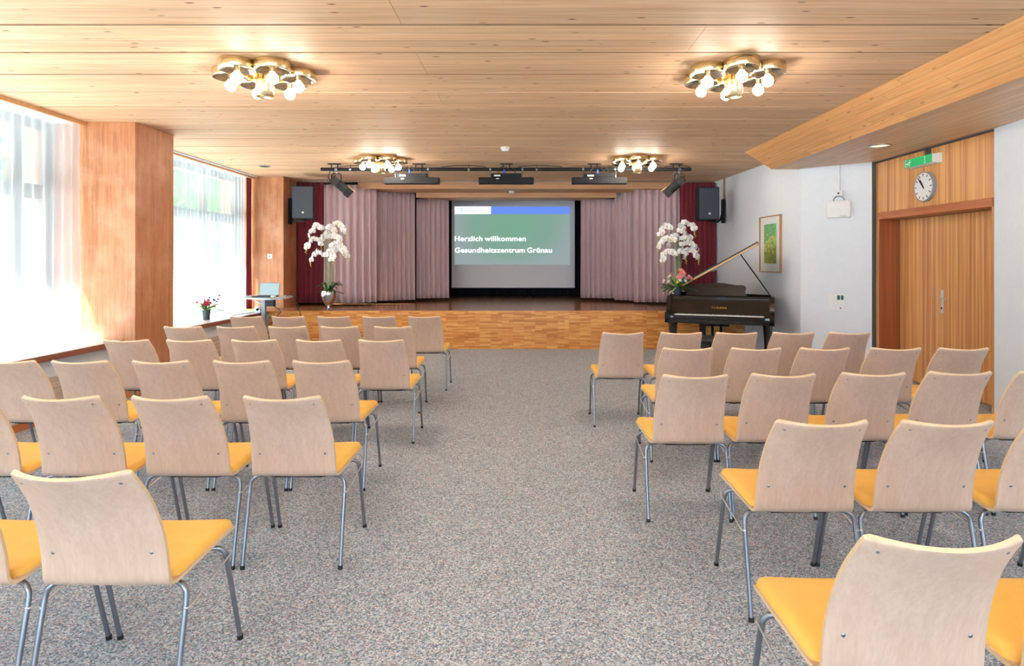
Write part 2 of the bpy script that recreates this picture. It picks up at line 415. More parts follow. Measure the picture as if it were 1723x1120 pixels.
# piers and left wall
struct(MB().bbox((XW-.3,6.85,0),(-4.27,7.6,H),.004).build('wall_left_pier', M['pier']))
struct(MB().bbox((XW-.3,11.28,0),(-4.35,11.93,H),.004).build('wall_left_stage_pier', M['pier']))
struct(MB().box((XW-.3,-4.5,0),(-4.47,6.85,.58)).box((XW-.3,7.6,0),(-4.47,11.28,.58)).build('wall_left', M['parapet']))
struct(MB().box((-4.47,-4.5,.10),(-4.462,6.848,.41)).box((-4.47,7.602,.10),(-4.462,11.278,.41)).build('trim_2', M['panel']))
struct(MB().box((-4.47,-4.5,0),(-4.45,6.848,.07)).box((-4.47,7.602,0),(-4.45,11.278,.07)).build('baseboard_left', M['lintel']))
# window sills: one per bay
for i, (a, b) in enumerate(((-4.5,6.846),(7.604,11.1))):
    s_ = MB().bbox((XW+.05,a,.58),(-4.39,b,.636),.004).build('trim_%d' % (3+i), M['sillwood']); struct(s_)
    struct(MB().box((XW+.06,a+.01,.6361),(-4.40,b-.01,.640)).build('trim_%d' % (5+i), M['silltop']))
# windows: frame + panes
def window(n, y0, y1, mull):
    fb = MB()
    fb.box((XW-.06,y0,.60),(XW+.02,y1,.70)).box((XW-.06,y0,2.90),(XW+.02,y1,3.01)).box((XW-.06,y0,2.16),(XW+.02,y1,2.32))
    for m in [y0+.03]+mull+[y1-.05]: fb.box((XW-.065,m-.05,.60),(XW+.025,m+.05,3.01))
    f = struct(fb.build('window_%d' % n, M['frame_w']))
    MB().box((XW-.03,y0,.65),(XW-.022,y1,2.95)).build('pane', M['glass'], f)
window(1, -4.5, 6.85, [-3.1,-1.75,-.4,.95,2.3,3.65,5.0,6.38])
window(2, 7.6, 11.28, [8.9,10.15])
struct(MB().box((XW-.4,-5.2,2.98),(XW-.0,12.2,3.4)).build('wall_left_lintel', M['plaster']))
# unseen back wall; its wide window band is added to let fill light in
struct(MB().box((-5.5,-4.6,0),(6,-4.5,.8)).box((-5.5,-4.6,2.85),(6,-4.5,3.1)).box((-5.5,-4.6,.8),(-4.6,-4.5,2.85)).box((4.0,-4.6,.8),(6,-4.5,2.85)).build('wall_back', M['plaster']))
fb = MB()
for x in (-4.55,-2.4,-.3,1.8,3.95): fb.box((x-.05,-4.58,.8),(x+.05,-4.52,2.85))
fb.box((-4.6,-4.58,.8),(4,-4.52,.88)).box((-4.6,-4.58,2.78),(4,-4.52,2.85))
wf = struct(fb.build('window_3', M['frame_w'])); MB().box((-4.6,-4.553,.8),(4,-4.547,2.85)).build('pane', M['glass'], wf)
# right walls
def wallseg(mb, a, b, z0, z1, t=.12, mi=0):
    a = Vector(a); b = Vector(b); d = (b-a).normalized(); n = Vector((d.y,-d.x))*t
    pts = [a, b, b+n, a+n]
    ar = sum(pts[i].x*pts[(i+1)%4].y-pts[(i+1)%4].x*pts[i].y for i in range(4))
    if ar < 0: pts = pts[::-1]
    mb.prism([tuple(p) for p in pts], z0, z1, mi)
W1A, W1B, W2B = (3.69,12.1), (3.86,8.72), (4.53,8.13)
m_ = MB(); wallseg(m_, W1A, W1B, 0, H, -.12); m_2 = m_
def seg_right(a, b, z0, z1, name, mat, t=.12):
    # thickness to the outside (+x)
    a = Vector(a); b = Vector(b); d = (b-a).normalized(); n = Vector((-d.y, d.x))
    if n.x < 0: n = -n
    pts = [a, b, b+n*t, a+n*t]
    ar = sum(pts[i].x*pts[(i+1)%4].y-pts[(i+1)%4].x*pts[i].y for i in range(4))
    if ar < 0: pts = pts[::-1]
    return struct(MB().prism([tuple(p) for p in pts], z0, z1).build(name, mat))
seg_right(W1A, W1B, 0, H, 'wall_right_stage', M['plaster'])
seg_right(W1B, W2B, 0, 2.79, 'wall_right_angled', M['plaster'], .1)
seg_right((4.56,6.055), (4.30,3.5), 0, 2.79, 'wall_right', M['plaster'], .4)
seg_right((4.30,3.5), (4.30,-4.5), 0, 2.79, 'wall_right_rear', M['plaster'], .4)
struct(MB().box((4.535,8.10,0),(4.58,8.16,2.79)).build('trim_7', M['darkstrip']))
struct(MB().box((4.53,8.155,0),(4.545,8.19,2.79)).build('trim_12', M['grey']))
# door wall X=4.57
DX, DY0, DY1, DR = 4.57, 6.07, 8.10, 4.83
struct(MB().box((DX,DY0,2.125),(DX+.3,DY1,2.765)).box((DX,8.045,0),(DX+.1,8.10,2.125)).box((DX,6.06,0),(DX+.02,6.10,2.125)).build('wall_right_door_panel', M['door']))
struct(MB().box((DX,6.07,2.765),(DX+.02,8.10,2.79)).build('trim_8', M['darkstrip']))
struct(MB().bbox((DX-.02,6.07,2.035),(DX+.27,8.05,2.125),.003).build('trim_9', M['lintel']))
struct(MB().box((DX+.002,8.02,0),(DR,8.045,2.035)).box((DX+.02,6.07,0),(DR,6.10,2.035)).build('trim_10', M['door_dark']))
struct(MB().box((DR+.05,6.0,0),(DR+.12,8.2,2.79)).build('wall_right_door_back', M['darkstrip']))
for n, (a, b) in enumerate(((7.275,8.018),(6.102,7.269))):
    d = struct(MB().bbox((DR,a,.012),(DR+.045,b,2.03),.003).build('door_%d' % (n+1), M['door']))
    if n == 1:
        MB().bbox((DR-.008,7.185,1.05-.06-.09),(DR,7.225,1.05+.12),.003).build('door_plate', M['wire'], d)
        hb = MB().tube([(DR-.005,7.205,1.075),(DR-.05,7.205,1.075),(DR-.055,7.19,1.075),(DR-.055,7.08,1.07)], .009, 10)
        hb.build('door_handle', M['wire'], d, True)
        MB().lathe([(.0001,0),(.010,0),(.010,.006),(.0001,.006)], 12, 0, Matrix.Translation((DR-.008,7.205,.96)) @ Matrix.Rotation(-PI/2,4,'Y')).build('lock_cylinder', M['matt'], d)
# ------------------------------------------------------------------ stage
SY, SZ = 10.64, .65
struct(MB().box((-4.35,SY,0),(3.9,SY+.05,SZ-.04)).build('trim_11', M['parquet']), 'strip parquet front of the stage')
st = MB().box((-4.35,SY-.004,SZ-.04),(3.9,SY+.06,SZ-.0005))
struct(st.build('trim_13', M['parquet']))
struct(MB().box((-5.4,SY+.06,SZ-.04),(4.4,15.7,SZ)).build('floor_stage', M['stagetop']))
struct(MB().box((-5.4,15.6,0),(4.4,15.75,3.2)).build('wall_stage_back', M['blkcurtain']))
struct(MB().box((-5.45,11.94,0),(-5.35,15.7,3.2)).box((4.35,12.1,0),(4.45,15.7,3.2)).build('wall_stage_side', M['blkcurtain']))
struct(MB().box((-3.20,12.0,2.887),(3.02,12.05,H+.06)).box((-3.20,12.05,2.887),(3.02,12.68,2.93)).build('ceiling_stage_front', M['stage_ceil']))
struct(MB().box((-4.6,12.005,H-.01),(4.2,12.03,H+.06)).build('wall_stage_header', M['stage_ceil']))
struct(MB().box((-2.20,12.70,2.79),(1.88,12.75,2.93)).prism([(-2.2,12.75),(1.88,12.75),(1.45,13.35),(-1.86,13.35)], 2.79, 2.84).build('ceiling_stage_middle', M['stage_ceil']))
struct(MB().box((-5.4,12.05,H+.02),(4.4,15.7,3.12)).build('ceiling_stage', M['blkcurtain']))
struct(MB().box((-4.30,11.965,H-.022),(3.66,11.998,H-.001)).build('trim_14', M['chrome']))

# ------------------------------------------------------------------ curtains
def curtain(path, zt, zb, amp, wl, mat, name, label, cat, group=None, seed=0, thick=True, flare=.25, nz=14, parent=None):
    rnd = random.Random(seed)
    pts = catmull(path, 10); P2 = [Vector(p) for p in pts]
    L = [0]
    for i in range(1, len(P2)): L.append(L[-1]+(P2[i]-P2[i-1]).length)
    tot = L[-1]; N = int(tot/wl*12); vs_ = []
    ph = [rnd.uniform(-.5,.5) for _ in range(40)]; am = [rnd.uniform(.6,1.25) for _ in range(int(tot/wl)+4)]
    def at(s):
        for i in range(1, len(L)):
            if s <= L[i]+1e-9:
                t = (s-L[i-1])/max(1e-9, L[i]-L[i-1]); p = P2[i-1].lerp(P2[i], t); d = (P2[i]-P2[i-1]).normalized(); return p, Vector((-d.y, d.x))
        return P2[-1], Vector((0,1))
    for j in range(nz+1):
        v = j/nz
        for i in range(N+1):
            s = tot*i/N; p, n = at(s)
            kf = s/wl; a = am[int(kf)]
            dep = amp*a*(.55+.45*v+flare*v*v)
            ww = math.sin(2*PI*kf+.5*math.sin(kf*.9+ph[0]*3)+.35*v*ph[int(kf) % 40])
            if v < .08: ww = abs(ww)**.6*(1 if ww > 0 else -1)
            off = dep*ww+.012*v*math.sin(kf*1.3+2*v+ph[1]*9)
            top = zt(s/tot) if callable(zt) else zt
            vs_.append((p.x+n.x*off, p.y+n.y*off, top+(zb-top)*v))
    W = N+1
    m = MB().add(vs_, [(j*W+i, j*W+i+1, (j+1)*W+i+1, (j+1)*W+i) for j in range(nz) for i in range(N)])
    o = m.build(name, mat, parent, True, 180)
    if thick:
        md = o.modifiers.new('thick', 'SOLIDIFY'); md.thickness = .004
    if label: tag(o, label, cat, group)
    return o
cg = 'mauve stage curtains'
curtain([(-3.80,11.86),(-3.24,11.90),(-2.86,12.12)], lambda t: 2.95 if t < .62 else 2.885, .70, .046, .125, M['mauve'], 'stage_curtain', 'mauve stage curtain hanging beside the burgundy drape on the left', 'curtain', cg, 1)
curtain([(-3.02,12.42),(-2.26,12.90)], 2.90, .70, .042, .10, M['mauve'], 'stage_curtain', 'mauve stage curtain, middle one of the three left of the screen', 'curtain', cg, 2)
curtain([(-2.25,13.02),(-1.60,13.22)], 2.79, .72, .042, .10, M['mauve'], 'stage_curtain', 'mauve stage curtain directly left of the projection screen', 'curtain', cg, 3)
curtain([(1.20,13.22),(1.92,13.02)], 2.79, .72, .042, .105, M['mauve'], 'stage_curtain', 'mauve stage curtain directly right of the projection screen', 'curtain', cg, 4)
curtain([(1.86,12.86),(2.44,12.42)], 2.90, .70, .042, .10, M['mauve'], 'stage_curtain', 'narrow mauve stage curtain, middle one of the three right of the screen', 'curtain', cg, 5)
curtain([(2.13,12.16),(3.02,12.08)], 2.89, .70, .046, .12, M['mauve'], 'stage_curtain', 'mauve stage curtain hanging beside the burgundy drape on the right', 'curtain', cg, 6)
curtain([(-4.34,11.95),(-3.74,11.97)], 3.00, .70, .024, .10, M['burg'], 'burgundy_drape', 'burgundy drape behind the loudspeaker on the left of the stage', 'curtain', 'burgundy stage drapes', 7)
curtain([(2.97,11.93),(3.67,11.93)], 3.00, .70, .022, .085, M['burg'], 'burgundy_drape', 'burgundy drape behind the loudspeaker on the right of the stage', 'curtain', 'burgundy stage drapes', 8)
curtain([(-4.92,11.05),(-4.91,11.24)], 2.98, .645, .02, .09, M['burg'], 'burgundy_drape', 'narrow dark burgundy drape gathered beside the sheer curtain and wooden pier', 'curtain', None, 9)
curtain([(-2.2,15.3),(1.9,15.3)], 2.9, .66, .04, .22, M['blkcurtain'], 'black_backdrop', 'black pleated backdrop hanging behind the projection screen', 'curtain', None, 10)
MB().tube([(-3.82,11.87,2.965),(-3.24,11.91,2.965)], .010, 8).build('curtain_track', M['matt'])
tag(bpy.data.objects['curtain_track'], 'short black curtain track above the left mauve curtain', 'curtain track')
sg = 'sheer window curtains'
curtain([(-4.86,6.82),(-4.88,5.2),(-4.87,3.2)], 3.0, .648, .036, .125, M['sheer'], 'sheer_curtain', 'white sheer curtain left of the big wooden pier, nearest the camera', 'curtain', sg, 11, False)
curtain([(-4.86,3.1),(-4.88,0),(-4.87,-4.3)], 3.0, .648, .036, .15, M['sheer'], 'sheer_curtain', 'white sheer curtain beside the camera, outside the picture', 'curtain', sg, 12, False)
curtain([(-4.93,7.64),(-4.95,9.2),(-4.93,11.03)], 3.0, .648, .034, .115, M['sheer'], 'sheer_curtain', 'white sheer curtain between the two wooden piers', 'curtain', sg, 13, False)

# ------------------------------------------------------------------ projection screen
sc = thing('projection_screen', 'large projection screen on the stage showing a green German welcome slide', 'screen', (-.254,14.4,.88))
MB().box((-1.42,0,0),(1.42,.01,2.1)).build('screen_cloth', M['screen'], sc)
MB().tube([(-1.43,.005,-.012),(1.43,.005,-.012)], .014, 10).build('bottom_bar', M['matt'], sc)
MB().bbox((-1.5,-.05,2.03),(1.5,.07,2.13),.01).build('screen_casing', M['white'], sc)
def sp(px, py): v = P(px, py, 14.4); return v.x+.254, v.z-.88
x0, z0 = sp(765, 445); x1, z1 = sp(959, 360)
sl = MB().box((x0,-.004,z0),(x1,-.001,z1)).build('slide_image', M['slide'], sc)
x2, z2 = sp(826, 347.5)
MB().box((x0,-.004,z1),(x2,-.001,z2)).build('slide_logo_field', M['slidewhite'], sc)
MB().box((x2,-.004,z1),(x1,-.001,z2)).build('slide_band', M['slideblue'], sc)
lg = MB(); lx, lz = sp(774.5, 353)
for a0, a1, r0, r1 in ((20,200,.036,.05),(200,380,.036,.05),(-40,150,.018,.03)):
    q = []
    for i in range(13):
        a = math.radians(a0+(a1-a0)*i/12*.92); q.append((a, r0, r1))
    vv = []
    for a, b, c in q: vv += [(lx+b*1.25*math.cos(a), -.006, lz+b*math.sin(a)), (lx+c*1.25*math.cos(a), -.006, lz+c*math.sin(a))]
    lg.add(vv, [(2*i,2*i+1,2*i+3,2*i+2) for i in range(12)])
rr = random.Random(3)
for row, (pz, pend) in enumerate(((350.6,794),(354.2,815))):
    px = 780.5
    while px < pend:
        wd_ = rr.uniform(.7,1.6); a, b = sp(px, pz+.9); c, d = sp(px+wd_, pz-.7); lg.box((a,-.006,b),(c,-.005,d)); px += wd_+.45
lg.build('slide_logo', M['slidegrey'], sc)
RX = Matrix.Rotation(PI/2, 4, 'X')
for body, py, pxs, pxe in (('Herzlich', 405.2, 765.5, 811.5), ('willkommen', 405.2, 816, 884.5), ('Gesundheitszentrum', 424.6, 765.5, 883), ('Grünau', 424.6, 887, 928.5)):
    a, b = sp(pxs, py); e, _ = sp(pxe, py)
    text_obj('slide_text', body, .158, M['slidewhite'], sc, Matrix.Translation((a,-.007,b)) @ RX, 0, .001, 1.05, 'LEFT', e-a, .004)

# ------------------------------------------------------------------ chairs
def chair_proto():
    root = thing('stacking_chair', 'x', 'chair')
    prof = [(.425,.440,.226),(.405,.456,.236),(.36,.466,.241),(.25,.461,.237),(.13,.448,.225),(.055,.436,.215),(.018,.438,.210),(.000,.462,.207),(-.004,.50,.206),(-.012,.56,.205),(-.035,.65,.201),(-.085,.76,.193),(-.165,.870,.183)]
    st_ = catmull(prof, 5)
    # arc length and end rounding
    L = [0]
    for i in range(1, len(st_)): L.append(L[-1]+math.dist(st_[i][:2], st_[i-1][:2]))
    tot = L[-1]
    extra = []
    def samp(s):
        for i in range(1, len(L)):
            if s <= L[i]+1e-9:
                t = (s-L[i-1])/(L[i]-L[i-1]); return tuple(a+(b-a)*t for a, b in zip(st_[i-1], st_[i]))
        return st_[-1]
    ss = [0,.002,.006,.012,.02,.03]+[.03+(tot-.06+.0)*i/34 for i in range(1,34)]+[tot-.022,tot-.014,tot-.008,tot-.004,tot-.0015,tot]
    ss = sorted(set(min(tot, max(0, s)) for s in ss))
    th = .012; NU = 12; inner = []; outer = []
    for s in ss:
        y, z, hw = samp(s); y2, z2, _ = samp(min(tot, s+.004)); y1, z1, _ = samp(max(0, s-.004))
        d = Vector((y2-y1, z2-z1)).normalized(); n = Vector((-d.y, d.x))*-1      # towards the sitter
        # on the seat (moving back, d=-y) the sitter side is +z
        if abs(d.x) > abs(d.y):
            if n.y < 0: n = -n
        elif n.x < 0: n = -n
        for dist, r in ((s, .03), (tot-s, .014)):
            if dist < r: hw = hw-(r-math.sqrt(max(0, r*r-(r-dist)**2)))
        bk = max(0, min(1, (z-.46)/.40)) if y < .03 else 0
        for u in range(NU+1):
            t = -1+2*u/NU
            by = -(.006+.044*bk)*(1-t*t)*(1 if y < .03 else 0)
            bz = -.006*(1-t*t) if y > .03 else -.010*bk*bk*(1-t*t)
            outer.append((t*hw, y+by, z+bz)); inner.append((t*hw, y+by+n.x*th, z+bz+n.y*th))
    W = NU+1; R_ = len(ss); nO = len(outer)
    f0 = [(j*W+i, j*W+i+1, (j+1)*W+i+1, (j+1)*W+i) for j in range(R_-1) for i in range(NU)]
    f1 = [tuple(nO+a for a in reversed(f)) for f in f0]
    rim = []
    bd = [(0,i) for i in range(W)]+[(j,W-1) for j in range(1,R_)]+[(R_-1,i) for i in range(W-2,-1,-1)]+[(j,0) for j in range(R_-2,0,-1)]
    idx = [j*W+i for j, i in bd]
    rim = [(idx[q], idx[(q+1)%len(idx)], nO+idx[(q+1)%len(idx)], nO+idx[q]) for q in range(len(idx))]
    m = MB().add(outer+inner, f0+f1); m.mi = [0]*len(m.f)
    for f in rim: m.f.append(f); m.mi.append(1)
    m.build('plywood_shell', [M['ply'], M['plyedge']], root, True, 50)
    # seat pad
    pv = []; pr = []
    ps = [samp(s) for s in [.012+.014*i for i in range(28)]]
    ps = [p for p in ps if p[0] > .03]
    NP = 14; rows = len(ps)
    def hgt(e): return .026*math.sqrt(max(0, 1-(1-min(1, e/.022))**2))
    top = []; bot = []
    for j, (y, z, hw) in enumerate(ps):
        ej = min(j, rows-1-j)*.014
        shr = 0 if ej > .03 else .03-math.sqrt(max(0, .03**2-(.03-ej)**2))
        hh = hw-.006-shr
        for u in range(NP+1):
            t = math.sin((-1+2*u/NP)*PI/2*.98)/math.sin(PI/2*.98); e = min(hh*(1-abs(t)), ej+.004)
            bz = -.006*(1-t*t)+th
            top.append((t*hh, y, z+bz+.002+hgt(e))); bot.append((t*hh, y, z+bz-.001))
    W2 = NP+1; n2 = len(top)
    f0 = [(j*W2+i, j*W2+i+1, (j+1)*W2+i+1, (j+1)*W2+i) for j in range(rows-1) for i in range(NP)]
    bd = [(0,i) for i in range(W2)]+[(j,W2-1) for j in range(1,rows)]+[(rows-1,i) for i in range(W2-2,-1,-1)]+[(j,0) for j in range(rows-2,0,-1)]
    idx = [j*W2+i for j, i in bd]
    MB().add(top+bot, f0+[tuple(n2+a for a in reversed(f)) for f in f0]+[(idx[q], idx[(q+1)%len(idx)], n2+idx[(q+1)%len(idx)], n2+idx[q]) for q in range(len(idx))]).build('seat_pad', M['pad'], root, True, 80)
    # legs
    for sx in (-1, 1):
        for (yf, yt) in ((-.035,.055),(.443,.325)):
            path = catmull([(sx*.239, yf, .012),(sx*.238, yf+(yt-yf)*.6, .25),(sx*.237, yf+(yt-yf)*.93, .375),(sx*.228, yt, .408),(sx*.205, yt+(.01 if yf < 0 else -.01), .422),(sx*.15, yt+(.03 if yf < 0 else -.03), .424)], 5)
            lg_ = MB().tube(path, .0095, 10).build('leg', M['steel'], root, True, 60)
            MB().tube([(sx*.239, yf-(yt-yf)*.02, 0),(sx*.239, yf, .018)], .0115, 10).build('foot_cap', M['blackrub'], lg_, True, 60)
        # coupling wire
        xx = sx*.238
        w_ = [(xx, .032, .352),(xx+sx*.010, .036, .350),(xx+sx*.013, .046, .350),(xx+sx*.012, .335, .388),(xx+sx*.010, .343, .394),(xx, .345, .394)]
        MB().tube(w_, .0036, 6).build('coupling_wire', M['wire'], root, True, 60)
    fr = MB()
    for yy in (.085,.295): fr.tube([(-.16,yy,.424),(.16,yy,.424)], .009, 8)
    for xx in (-.13,.13): fr.tube([(xx,.06,.426),(xx,.34,.432)], .008, 8)
    fr.box((-.12,.06,.416),(.12,.30,.424))
    fr.build('under_frame', M['matt'], root)
    for (xx, zz) in ((-.148,.835),(.148,.835),(-.160,.56),(.160,.56)):
        # surface height at that point
        best = min(range(nO), key=lambda q: (outer[q][0]-xx)**2+(outer[q][2]-zz)**2+(100 if outer[q][1] > .02 else 0))
        y = outer[best][1]; bb, cc_ = outer[best-W], outer[best+W]; tl = math.atan2(bb[1]-cc_[1], cc_[2]-bb[2])
        y -= (zz-outer[best][2])*math.tan(tl)
        MB().lathe([(.0001,.0025),(.004,.0025),(.006,.001),(.006,-.006)], 10, 0, Matrix.Translation((xx, y-.001, zz)) @ Matrix.Rotation(-PI/2+tl,4,'X') @ Matrix.Rotation(PI,4,'X')).build('screw', M['steel'], root)
    return root
proto = chair_proto(); pk = kidmap(proto)
ordn = ['first','second','third','fourth','fifth','sixth']
left = [(7.28,[-1.144,-1.666,-2.18,-2.70,-3.18]), (6.20,[-1.275,-1.79,-2.30,-2.80,-3.31]), (5.18,[-1.155,-1.656,-2.178,-2.70,-3.206]),
        (4.13,[-1.294,-1.80,-2.316,-2.83,-3.30]), (3.09,[-1.140,-1.665,-2.18,-2.70]), (2.047,[-1.372,-1.90])]
right = [(5.69,[.878,1.393,1.887,2.392,2.886]), (4.71,[1.193,1.695,2.194,2.715,3.208]), (3.64,[.957,1.46,1.987,2.50,3.02]),
         (2.645,[1.189,1.69,2.21]), (1.60,[.97,1.49])]
first = True
jr = random.Random(5)
for side, blocks in (('left', left), ('right', right)):
    for r, (Y, xs) in enumerate(blocks):
        for j, x in enumerate(xs):
            c = proto if first else copy_tree(proto, None, pk); first = False
            yy = Y
            if side == 'right' and r == 2 and j > 0: yy = Y+.04*min(j,3)*.8
            c.location = (x, yy, 0); c.rotation_euler = (0,0,jr.uniform(-.012,.012))
            rowt = 'front row' if r == 0 else ('last visible row' if r == len(blocks)-1 else ordn[r]+' row from the stage')
            seat = 'right at the aisle' if j == 0 else ordn[j]+' from the aisle'
            c['label'] = 'beech chair %s of the aisle, %s, %s' % (side, rowt, seat)
            c['group'] = 'beech stacking chairs %s of the aisle' % side

# ------------------------------------------------------------------ brass ceiling lamps
def lamp_proto():
    root = thing('ceiling_lamp', 'x', 'lamp')
    base = MB().lathe([(.0001,0),(.16,0),(.16,-.012),(.0001,-.012)], 24).build('mounting_plate', M['brass'], root, True)
    for i in range(6):
        a = i*PI/3+.08; x, y = .262*math.cos(a), .262*math.sin(a)
        T = Matrix.Translation((x, y, 0))
        d = MB().lathe([(.12,0),(.134,-.003),(.136,-.010),(.136,-.068),(.133,-.074)], 28, 0, T).lathe([(.133,-.074),(.129,-.070),(.10,-.045),(.05,-.034),(.0001,-.033)], 28, 1, T).build('dish', [M['brass'], M['silverin']], root, True, 30)
        MB().lathe([(.030,-.034),(.024,-.05),(.022,-.085),(.0001,-.085)], 16, 0, T).build('bulb_holder', M['brass'], d, True, 50)
        b = MB().lathe([(.016,-.080)]+[(max(1e-4,.043*math.sin(PI*t/12)), -.132+.043*math.cos(PI*t/12)) for t in range(2,13)], 16, 0, T).build('bulb', M['bulb'], root, True, 60)
    MB().lathe([(.066,-.01),(.070,-.015),(.070,-.215),(.068,-.217),(.066,-.213),(.066,-.02)], 28).build('centre_cylinder', M['brass'], root, True, 50)
    return root
lp = lamp_proto(); lk = kidmap(lp)
for i, (x, y, lab) in enumerate(((-2.07,4.98,'brass ceiling lamp with six globe bulbs, nearest, left of the aisle'), (1.67,4.98,'brass ceiling lamp with six globe bulbs, nearest, beside the lowered ceiling'),
        (-2.14,9.30,'brass ceiling lamp with six globe bulbs, small and far, above left spotlight bar'), (1.68,9.30,'brass ceiling lamp with six globe bulbs, small and far, above right spotlight bar'),
        (-2.05,.66,'brass ceiling lamp above the seats left of the camera'), (1.66,.66,'brass ceiling lamp above the seats right of the camera'),
        (-2.05,-3.2,'brass ceiling lamp behind the camera on the left'), (1.66,-3.2,'brass ceiling lamp behind the camera on the right'))):
    c = lp if i == 0 else copy_tree(lp, None, lk)
    c.location = (x, y, H); c.rotation_euler = (0,0,.0 if x < 0 else .35); c['label'] = lab; c['group'] = 'brass ceiling lamps'
# recessed downlight
dl = thing('recessed_downlight', 'round recessed downlight with silver rim in the lowered ceiling', 'lamp', (3.97,6.96,2.79))
MB().lathe([(.12,.0),(.12,-.008),(.10,-.010),(.095,.0)], 28).build('rim', M['chrome'], dl, True)
MB().lathe([(.095,-.001),(.06,-.004),(.0001,-.0045)], 24).build('lens', plain('lens_glow', (.8,.75,.6), .2, .3, 0, 5, 0, (1,.9,.7), .5), dl, True)
for i, (x, y, z, lab) in enumerate(((-.256,8.4,H,'white smoke detector on the boarded hall ceiling'), (-.25,12.42,2.887,'small white smoke detector above the stage'))):
    s_ = thing('smoke_detector', lab, 'smoke detector', (x,y,z))
    MB().lathe([(.0001,0),(.062,0),(.062,-.018),(.055,-.02)], 20).build('base', M['white'], s_, True)
    MB().lathe([(.05,-.02),(.052,-.035),(.04,-.05),(.0001,-.052)], 20).build('sensor', M['white'], s_, True)
v_ = thing('ceiling_vent', 'dark round vent flush in the ceiling near the left window', 'vent', (-4.18,10.04,H))
MB().lathe([(.0001,0),(.10,0),(.10,-.006),(.08,-.012),(.0001,-.006)], 20).build('vent_disc', M['grey'], v_, True)
MB().lathe([(.075,-.011),(.05,-.016),(.0001,-.014)], 20).build('vent_grille', M['matt'], v_, True)

# ------------------------------------------------------------------ stage lighting bar
PY, PZ = 9.8, 2.94
bar = thing('lighting_pipe', 'long black pipe under the ceiling carrying the stage lights', 'pipe', (0,PY,PZ))
MB().tube([(-3.19,0,0),(2.62,0,0)], .028, 14).build('pipe', M['matt'], bar, True)
for px in (563, 705, 852, 1000, 1138):
    x = (px-882)*PY/FP
    b = MB().box((x-.10,-.03,.078),(x+.10,.03,.089))
    for dx in (-.05,.05): b.tube([(x+dx,0,0),(x+dx,0,.08)], .009, 8)
    b.build('ceiling_bracket', M['matt'], bar)
for px in (590, 789, 903):
    x = (px-882)*PY/FP
    MB().tube([(x-.015,0,0),(x+.015,0,0)], .036, 12).tube([(x,0,.02),(x,0,.085)], .006, 6).build('clamp', M['chrome'], bar)
cbp = MB()
for x0_, x1_ in ((-2.9,-2.2),(-1.3,-.6),(-.1,.6),(1.3,2.1),(2.2,2.6)):
    cbp.tube([(x0_+(x1_-x0_)*t/8, -.02, .035+.022*math.sin(PI*t/8)) for t in range(9)], .006, 6)
cbp.build('cable', M['cable'], bar, True)
for px0, px1, lab in ((647,740,'long black flood light bar, left of the middle one'), (806,898,'long black flood light bar above the projection screen'), (962,1054,'long black flood light bar, right of the middle one')):
    x = ((px0+px1)/2-882)*PY/FP
    f = thing('flood_light', lab, 'stage light', (x,PY-.02,2.756), 0, 'flood lights on the pipe')
    MB().bbox((-.43,-.07,-.05),(.43,.07,.05),.008).build('housing', M['matt'], f)
    MB().bbox((-.24,-.05,.05),(.24,.05,.115),.008).build('ballast_box', M['matt'], f)
    for dx in (-.26,.26):
        MB().tube([(dx,0,.02),(dx,0,.14),(dx*.97,.02,.17),(dx*.97,.02,.185)], .006, 8).tube([(dx*.97-.014,.02,.184),(dx*.97+.014,.02,.184)], .035, 10).build('hanger', M['steel'], f, True)
    MB().bbox((-.19,-.054,.064),(-.09,-.05,.09),.001).bbox((-.16,-.072,.02),(-.11,-.07,.034),.001).build('rating_label', M['paper'], f)
    MB().tube([(-.03,-.03,.10),(-.03,-.03,.165)], .016, 10).build('blue_plug', M['bluecon'], f)
    MB().tube(catmull([(-.03,-.03,.16),(-.06,-.02,.22),(-.14,-.03,.16),(-.1,-.03,.11)], 6), .007, 6).tube(catmull([(0,-.03,.22),(.06,-.04,.15),(.12,-.03,.2),(.14,-.02,.12)], 6), .007, 6).build('cable', M['cable'], f, True)
def spot(x, dirx, lab):
    s_ = thing('spotlight', lab, 'stage light', (x,PY,PZ-.028), 0, 'spotlights at the pipe ends')
    MB().tube([(-.02,0,.028),(.02,0,.028)], .040, 12).tube([(0,0,0),(0,0,-.04)], .01, 8).build('clamp', M['steel'], s_)
    MB().tube([(-.09*dirx*0-.075,0,-.20),(-.075,0,-.06),(-.05,0,-.04),(.05,0,-.04),(.075,0,-.06),(.075,0,-.20)], .008, 8).build('yoke', M['matt'], s_, True)
    T = Matrix.Translation((dirx*.03,0,-.20)) @ Matrix.Rotation(dirx*-.85, 4, 'Y') @ Matrix.Rotation(.25, 4, 'X')
    MB().lathe([(.0001,.13),(.05,.13),(.06,.12),(.062,0),(.068,-.01),(.068,-.15),(.06,-.15),(.05,-.12),(.0001,-.11)], 18, 0, T).build('lamp_housing', M['matt'], s_, True, 40)
    fn = MB()
    for j in range(5): fn.box((-.064,-.064,.02+.02*j),(.064,.064,.026+.02*j), 0, T)
    fn.build('cooling_fin', M['darkstrip'], s_)
    MB().box((-.07,.07,-.25),(.07,.074,-.15),0,T).box((-.07,-.074,-.25),(.07,-.07,-.15),0,T).build('barn_door', M['matt'], s_)
    MB().box((dirx*.075-.003,-.065,-.27),(dirx*.075+.003,.065,-.15),0,T).build('barn_door', M['tan'], s_)
    MB().tube(catmull([(-.03,0,.05),(-.09,-.01,0),(-.12,0,-.1),(-.06,0,-.16),(-.02,0,-.08),(-.05,0,0)], 6), .007, 6).build('cable', M['cable'], s_, True)
spot((566-882)*PY/FP, 1, 'black spotlight with open barn doors at the left end of the pipe')
spot((1143-882)*PY/FP, -1, 'black spotlight with open barn doors at the right end of the pipe')

